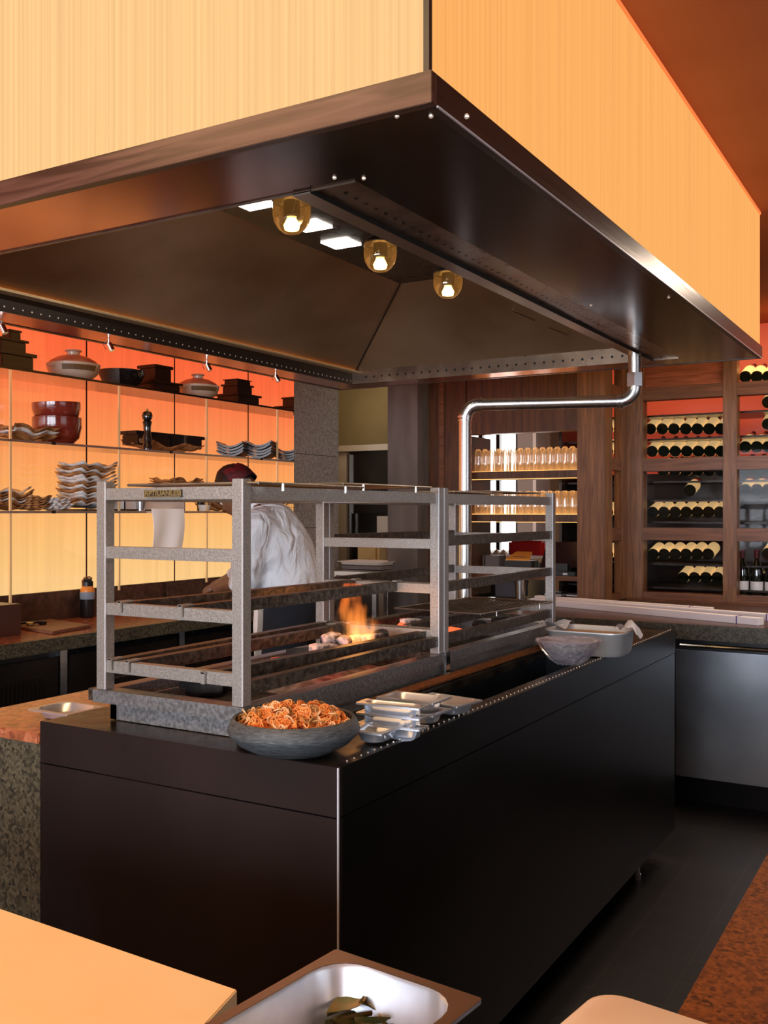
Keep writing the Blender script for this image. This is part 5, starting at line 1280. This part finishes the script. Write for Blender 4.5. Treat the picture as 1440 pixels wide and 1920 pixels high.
m_ = MB(); m_.prism(rr(W-.07, L-.07, .03), .004, .02); m_.build('dark_sauce', 'black_gloss', t, world=False)
for i in range(9):
    lw_ = atz(random.uniform(640,740), random.uniform(1898,1935), .895)
    m_ = MB(); rows = []
    for j in range(7):
        v = j/6; ww_ = .016*math.sin(PI*min(max(v,.02),.98))
        rows.append([(-.03+.06*v, -ww_, .004), (-.03+.06*v, 0, .0), (-.03+.06*v, ww_, .004)])
    m_.grid(rows); m_.grid([[(x, y, z_-.0008) for x, y, z_ in r_][::-1] for r_ in rows])
    o = m_.build('herb_leaf', 'leaf', None, 2); wp = Vector((lw_.x, lw_.y, .878+i*.0045))
    o.location = wp; o.rotation_euler = (random.uniform(-.6,.6), random.uniform(-.5,.5), random.uniform(0,6)); tag(o, 'one of the green-brown leaves piled in the foreground steel pan', 'leaf', 'leaves piled in the foreground pan')
# right granite counter
gc = thing('granite_counter', (.1, 1.9, 0), 'brown speckled granite counter at the lower right edge', 'counter')
MB().box(-.268, .62, .89, 3.6, .86, .90).build('worktop', 'granite_brown', gc, bevel=.002)
MB().box(-.24, .6, .93, 3.6, 0, .86).build('body', 'black', gc)
# folded cloth
q1 = atz(1140,1850,.985); q2 = atz(1331,1912,.985)
e1 = (q2-q1).normalized(); e2 = Vector((e1.y, -e1.x, 0))
t = thing('folded_towel', tuple(q1+e1*.1+e2*.09-Vector((0,0,.134))), 'pinkish white folded towel stack at the bottom right foreground', 'towel', None, math.atan2(e1.y, e1.x))
for i in range(3):
    z0, z1 = i*.045, i*.045+.0445
    pts = rr(.22, .18, .03, 6); m_ = MB(); rows = [[(x*s_, y*s_, z_) for x, y in pts] for s_, z_ in ((.94,z0),(1,z0+.012),(1,z1-.014),(.96,z1-.003),(.9,z1))]
    m_.grid(rows, close_u=True); m_.add(rows[-1], [tuple(range(len(pts)))]); m_.add(rows[0][::-1], [tuple(range(len(pts)))]); m_.build('fold', 'pink_cloth', t, 2, world=False)
# ============================================================ CHEF
DC = 4.45
def cp(px, py, D=DC): return atd(px, py, D)
def skin(name, nodes, edges, mt, parent, sub=2, root=0):
    me = bpy.data.meshes.new(name); me.from_pydata([tuple(n[0]) for n in nodes], edges, [])
    o = bpy.data.objects.new(name+'_tmp', me); C.objects.link(o)
    md = o.modifiers.new('Skin', 'SKIN'); md.use_smooth_shade = True
    sv = me.skin_vertices[0].data
    for i, n in enumerate(nodes):
        r_ = n[1]; sv[i].radius = (r_, r_) if not isinstance(r_, tuple) else r_; sv[i].use_root = (i == root)
    s_ = o.modifiers.new('Sub', 'SUBSURF'); s_.levels = sub; s_.render_levels = sub
    bpy.context.view_layer.update()
    m2 = bpy.data.meshes.new_from_object(o.evaluated_get(bpy.context.evaluated_depsgraph_get()))
    bpy.data.objects.remove(o)
    m2.name = name; m2.materials.clear(); m2.materials.append(MATS[mt])
    for p in m2.polygons: p.use_smooth = True
    off = parent.location if parent else Vector((0,0,0))
    for v in m2.vertices: v.co -= off
    r_ = bpy.data.objects.new(name, m2); C.objects.link(r_); r_.parent = parent; return r_
hip = cp(548, 1125); hipz = hip.z
base = Vector((hip.x, hip.y, 0))
chef = thing('person', tuple(base), 'chef in white jacket and dark trousers bent over the back counter, red headscarf', 'person')
fwd = Vector((-.96, -.28, 0)); side = Vector((-fwd.y, fwd.x, 0))  # side points towards the back wall side
near = -side if (-side).dot(Vector((FW[0],FW[1],0))) < 0 else side
belly = cp(535, 1085); mid = cp(525, 1040); chest = cp(508, 1000); ush = cp(492, 968); neck = cp(466, 945); 
headc = cp(446, 925)
shN = cp(500, 990)+near*.17; shF = cp(478, 985)-near*.17
elN = cp(486, 1082)+near*.15; waN = cp(428, 1092)+near*.03; haN = cp(408, 1103, DC+.05)
elF = cp(440, 1075)-near*.12; waF = cp(412, 1088, DC+.35); haF = cp(402, 1100, DC+.40)
waN = elN+(haN-elN)*.78; waF = elF+(haF-elF)*.78
kn_n = base+near*.10+fwd*.04+Vector((0,0,.52)); kn_f = base-near*.10+fwd*.06+Vector((0,0,.52))
an_n = base+near*.11+Vector((0,0,.09)); an_f = base-near*.11+fwd*.02+Vector((0,0,.09))
nodes = [(hip,.125),(belly,.12),(mid,.12),(chest,.10),(ush,.05),(neck,.045),(neck+(headc-neck)*.5,.05),
 (shN,.045),(elN,.042),(waN,.028),(shF,.045),(elF,.042),(waF,.028),
 (base+near*.09+Vector((0,0,hipz-.12)),.085),(kn_n,.06),(an_n,.042),(base-near*.09+Vector((0,0,hipz-.12)),.085),(kn_f,.06),(an_f,.042)]
edges = [(0,1),(1,2),(2,3),(3,4),(4,5),(5,6),(4,7),(7,8),(8,9),(4,10),(10,11),(11,12),(0,13),(13,14),(14,15),(0,16),(16,17),(17,18)]
# hands continue from the wrists: palm node then five fingers
def hand(wi, wpos, hpos, rnodes, redges):
    d = (hpos-wpos).normalized(); up_ = Vector((0,0,1)); sd = d.cross(up_).normalized()
    palm = wpos+d*.055; rnodes.append((palm, .026)); pi_ = len(rnodes)-1; redges.append((wi, pi_))
    for k2, (o_, l_) in enumerate(((-.027,.060),(-.009,.070),(.009,.066),(.027,.052))):
        a = palm+sd*o_+d*.03; b_ = a+d*l_*.5-up_*.008; c_ = a+d*l_*.75-up_*.030
        rnodes.append((a, .0095)); rnodes.append((b_, .0085)); rnodes.append((c_, .007)); n_ = len(rnodes)
        redges += [(pi_, n_-3), (n_-3, n_-2), (n_-2, n_-1)]
    a = palm-sd*.03+d*.0; b_ = a-sd*.018+d*.025-up_*.01; c_ = b_+d*.025-up_*.012
    rnodes.append((a, .011)); rnodes.append((b_, .0095)); rnodes.append((c_, .008)); n_ = len(rnodes)
    redges += [(pi_, n_-3), (n_-3, n_-2), (n_-2, n_-1)]
hand(9, waN, haN, nodes, edges); hand(12, waF, haF, nodes, edges)
body = skin('body', nodes, edges, 'skin', chef, 2)
# head sculpted: ellipsoid with face profile
hr = .098
hm = MB(); hf = (fwd*math.cos(R(38))+Vector((0,0,-1))*math.sin(R(38))).normalized(); hs = near.copy(); hu = hs.cross(hf).normalized()
if hu.z < 0: hu = -hu
rows = []; nu_, nv_ = 28, 22
for j in range(nv_+1):
    ph = -PI/2+PI*j/nv_; row = []
    for i in range(nu_):
        a = 2*PI*i/nu_; f = math.cos(a)*math.cos(ph); s_ = math.sin(a)*math.cos(ph); u = math.sin(ph)
        fx_ = f*hr*(1.0 if f < 0 else .93); ux_ = u*hr*1.28; sx_ = s_*hr*.78
        if f > 0:
            if u < -.2: fx_ += .012*math.exp(-((u+.75)/.2)**2)*max(0, 1-abs(s_)*2)   # chin
            fx_ += .024*math.exp(-((u+.18)/.13)**2)*math.exp(-(s_/.15)**2)               # nose
            fx_ += .009*math.exp(-((u+.47)/.07)**2)*math.exp(-(s_/.30)**2)               # lips
            fx_ += .006*math.exp(-((u-.18)/.08)**2)*math.exp(-(s_/.5)**2)                # brow
            fx_ -= .009*math.exp(-((u-.04)/.07)**2)*math.exp(-((abs(s_)-.32)/.15)**2)    # sockets
        if u < -.35: sx_ *= 1-.35*(-u-.35)
        row.append(tuple(headc+hf*fx_+hs*sx_+hu*ux_))
    rows.append(row)
hm.grid(rows, close_u=True); head = hm.build('head', 'skin', chef, 2)
for sg in (-1, 1):
    e_ = MB(); c_ = headc+hs*sg*hr*.79+hf*(-.005)-hu*.01
    e_.M = Matrix.Translation(c_) @ Matrix(((hf.x,hs.x,hu.x,0),(hf.y,hs.y,hu.y,0),(hf.z,hs.z,hu.z,0),(0,0,0,1))); e_.sphere((0,0,0), .017, 12, 1.6); e_.build('ear', 'skin', head, 2)
    e_ = MB(); c_ = headc+hs*sg*hr*.30+hf*hr*.80+hu*.005; e_.sphere(tuple(c_), .009, 10); e_.build('eye', 'plastic_white', head, 2)
hh = MB(); rows = []
for j in range(12):
    ph = R(5)+R(85)*j/11; row = []
    for i in range(26):
        a = 2*PI*i/26; f = math.cos(a)*math.cos(ph); s_ = math.sin(a)*math.cos(ph); u = math.sin(ph); n_ = 1+.05*noise.noise(Vector((f*5, s_*5, u*5)))
        row.append(tuple(headc+(hf*(f*hr*1.08-.012)+hs*s_*hr*.88+hu*(u*hr*1.42+.0))*n_))
    rows.append(row)
hh.grid(rows, close_u=True); hh.build('hair', 'hair', chef, 2)
sc2 = MB(); rows = []
for j in range(6):
    ph = R(8)+R(40)*j/5; row = []
    for i in range(16):
        a = PI*.55+PI*.9*i/15; f = math.cos(a)*math.cos(ph); s_ = math.sin(a)*math.cos(ph); u = math.sin(ph)
        row.append(tuple(headc+(hf*(f*hr*1.12-.012)+hs*s_*hr*.93+hu*(u*hr*1.45))*(1+.03*math.sin(a*5+j))))
    rows.append(row)
sc2.grid(rows); sc2.build('headscarf', 'red_cloth', chef, 2)
# jacket
jn = [(cp(552,1112),.150),(cp(540,1085),.150),(cp(530,1045),.150),(cp(514,1003),.150),(cp(490,968),.105),(cp(470,950),.066),
 (shN,.078),(shN+(elN-shN)*.5,.068),(elN,.060),(elN+(waN-elN)*.35,.048),(shF,.078),(elF,.058),(elF+(waF-elF)*.35,.045)]
je = [(0,1),(1,2),(2,3),(3,4),(4,5),(4,6),(6,7),(7,8),(8,9),(4,10),(10,11),(11,12)]
def blend(name, caps, mt, parent, vox=.014, sm_=6):
    mb = MB()
    for (a, ra_), (b_, rb2) in caps:
        a = Vector(a); b_ = Vector(b_); d_ = (b_-a); n_ = 9; pts = []; rad = []
        dl = d_.length; dn_ = d_.normalized()
        for k2 in range(5): q_ = PI/2*k2/4; pts.append(a-dn_*ra_*math.cos(q_)*.98); rad.append(max(.004, ra_*math.sin(q_)))
        for k2 in range(1, 6): q_ = k2/6; pts.append(a+d_*q_); rad.append(ra_+(rb2-ra_)*q_)
        for k2 in range(5): q_ = PI/2*k2/4; pts.append(b_+dn_*rb2*math.sin(q_)*.98); rad.append(max(.004, rb2*math.cos(q_)))
        mb.tube(pts, 0, 18, True, rad)
    o = mb.build(name, mt, parent, 2)
    r_ = o.modifiers.new('R', 'REMESH'); r_.mode = 'VOXEL'; r_.voxel_size = vox; r_.use_smooth_shade = True
    q_ = o.modifiers.new('S', 'SMOOTH'); q_.iterations = sm_; q_.factor = .6
    bpy.context.view_layer.update()
    m2 = bpy.data.meshes.new_from_object(o.evaluated_get(bpy.context.evaluated_depsgraph_get()))
    o.modifiers.clear(); o.data = m2
    for p in m2.polygons: p.use_smooth = True
    return o
B1 = (cp(545,1120),.148); B2 = (cp(536,1075),.152); B3 = (cp(524,1030),.158); B4 = (cp(505,1000),.150); B5 = (cp(490,985),.112); B6 = (cp(468,958),.066)
nr_ = near*.07; 
jc = [(B1,B2),(B2,B3),(B3,B4),(B4,B5),(B5,B6),
 ((cp(524,1030)+near*.05,.125),(cp(505,992)+near*.08,.105)),((cp(505,992)+near*.08,.10),(shN,.085)),((cp(505,992)-near*.08,.10),(shF,.085)),
 ((shN,.084),(elN,.064)),((elN,.064),(elN+(waN-elN)*.35,.052)),((shF,.08),(elF,.06)),((elF,.06),(elF+(waF-elF)*.35,.048))]
jk = blend('jacket', jc, 'jacket', chef)
cl_ = MB(); cl_.tube([cp(474,962)-near*.0, cp(462,946)], .07, 20, False, [.075,.062]); cl_.build('collar', 'jacket', jk, 2)
tx_ = bpy.data.textures.new('folds', 'CLOUDS'); tx_.noise_scale = .09
for v in jk.data.vertices:
    n_ = noise.noise(Vector((v.co.x*9+v.co.z*7, v.co.y*9, v.co.z*11)))+.5*noise.noise(v.co*28); v.co += v.normal*n_*.010
trn = [(cp(550,1125),.140),(base+near*.09+Vector((0,0,hipz-.13)),.105),(kn_n,.078),(an_n+Vector((0,0,.02)),.06),(base-near*.09+Vector((0,0,hipz-.13)),.105),(kn_f,.078),(an_f+Vector((0,0,.02)),.06)]
blend('trousers', [(trn[a_], trn[b_]) for a_, b_ in ((0,1),(1,2),(2,3),(0,4),(4,5),(5,6))], 'trousers', chef)
ap = MB(); a_ = base+fwd*.165; rows = []
for j in range(8):
    z_ = hipz+.02-.45*j/7; rows.append([tuple(Vector((a_.x, a_.y, z_))+side*(-.15+.3*i/8)+fwd*(-.05*((i-4)/4)**2+.008*math.sin(i*2+j))) for i in range(9)])
ap.grid(rows); ap.build('apron', 'white_cloth', chef, 2)
for an in (an_n, an_f):
    m_ = MB(); c_ = Vector((an.x, an.y, 0)); pts = []
    for j in range(6):
        v = j/5; w_ = .045*(.7+.4*math.sin(PI*v)); h_ = .075-.03*v
        pts.append([tuple(c_+fwd*(-.08+.26*v)+side*x_*w_+Vector((0,0,z_*h_+.001))) for x_, z_ in ((-1,0),(-1,.7),(-.4,1),(.4,1),(1,.7),(1,0))])
    m_.grid(pts, close_u=True); m_.add(pts[0][::-1], [tuple(range(6))]); m_.add(pts[-1], [tuple(range(6))]); m_.build('shoe', 'black', chef, True)
fd = cp(405, 1112, DC+.2)
m_ = MB(); m_.sphere((fd.x, fd.y, fd.z), .04, 14, .55); tag(m_.build('raw_fish', 'strip_white', None, 2), 'pale piece of food held in the chef\'s hands above the counter', 'food')
# ============================================================ LIGHTS
def area(name, loc, rot, sx, sy, e, col):
    l = bpy.data.lights.new(name, 'AREA'); l.shape = 'RECTANGLE'; l.size = sx; l.size_y = sy; l.energy = e; l.color = col
    o = bpy.data.objects.new(name, l); C.objects.link(o); o.location = loc; o.rotation_euler = rot; return o
area('window_daylight', (-.2, -4.3, 1.7), (R(90), 0, 0), 6, 1.6, 260, (.84,.90,1.0))
area('side_daylight', (4.6, 1.5, 1.8), (R(90), 0, R(90)), 4, 1.4, 30, (.85,.9,1.0))
area('dining_daylight', (-4.2, 11.6, 1.8), (R(-90), 0, 0), 5, 1.4, 60, (1,.97,.92))
area('pass_fill', (-1.3, .5, 2.66), (0, 0, 0), 2.0, .6, 30, (1,.60,.28))  # unseen warm fill added to brighten the foreground board
area('alcove_lamp', (-3.9, 6.0, 2.66), (R(15), 0, 0), .9, .3, 8, (1,.80,.52))
area('cellar_light', (-.9, 6.28, 2.66), (R(20), 0, 0), 2.6, .1, 14, (1,.62,.30))
area('counter_fill', (-.2, 5.1, 2.68), (0, 0, 0), 1.0, .6, 34, (1,.78,.6))  # unseen fill light added to lift the white strips on the counter
W_ = bpy.data.worlds.new('World'); bpy.context.scene.world = W_; W_.use_nodes = True
W_.node_tree.nodes['Background'].inputs[0].default_value = (.5,.35,.25,1); W_.node_tree.nodes['Background'].inputs[1].default_value = .1
# ============================================================ CAMERA
cam = bpy.data.cameras.new('camera'); co = bpy.data.objects.new('camera', cam); C.objects.link(co)
co.location = (0, 0, HC); co.rotation_euler = (R(90), 0, YAW)
cam.sensor_fit = 'VERTICAL'; cam.sensor_height = 32; cam.lens = F/1920*32; cam.clip_start = .02
bpy.context.scene.camera = co
sc_n = bpy.context.scene; sc_n.view_settings.view_transform = 'Standard'; sc_n.view_settings.look = 'None'; sc_n.view_settings.exposure = 0
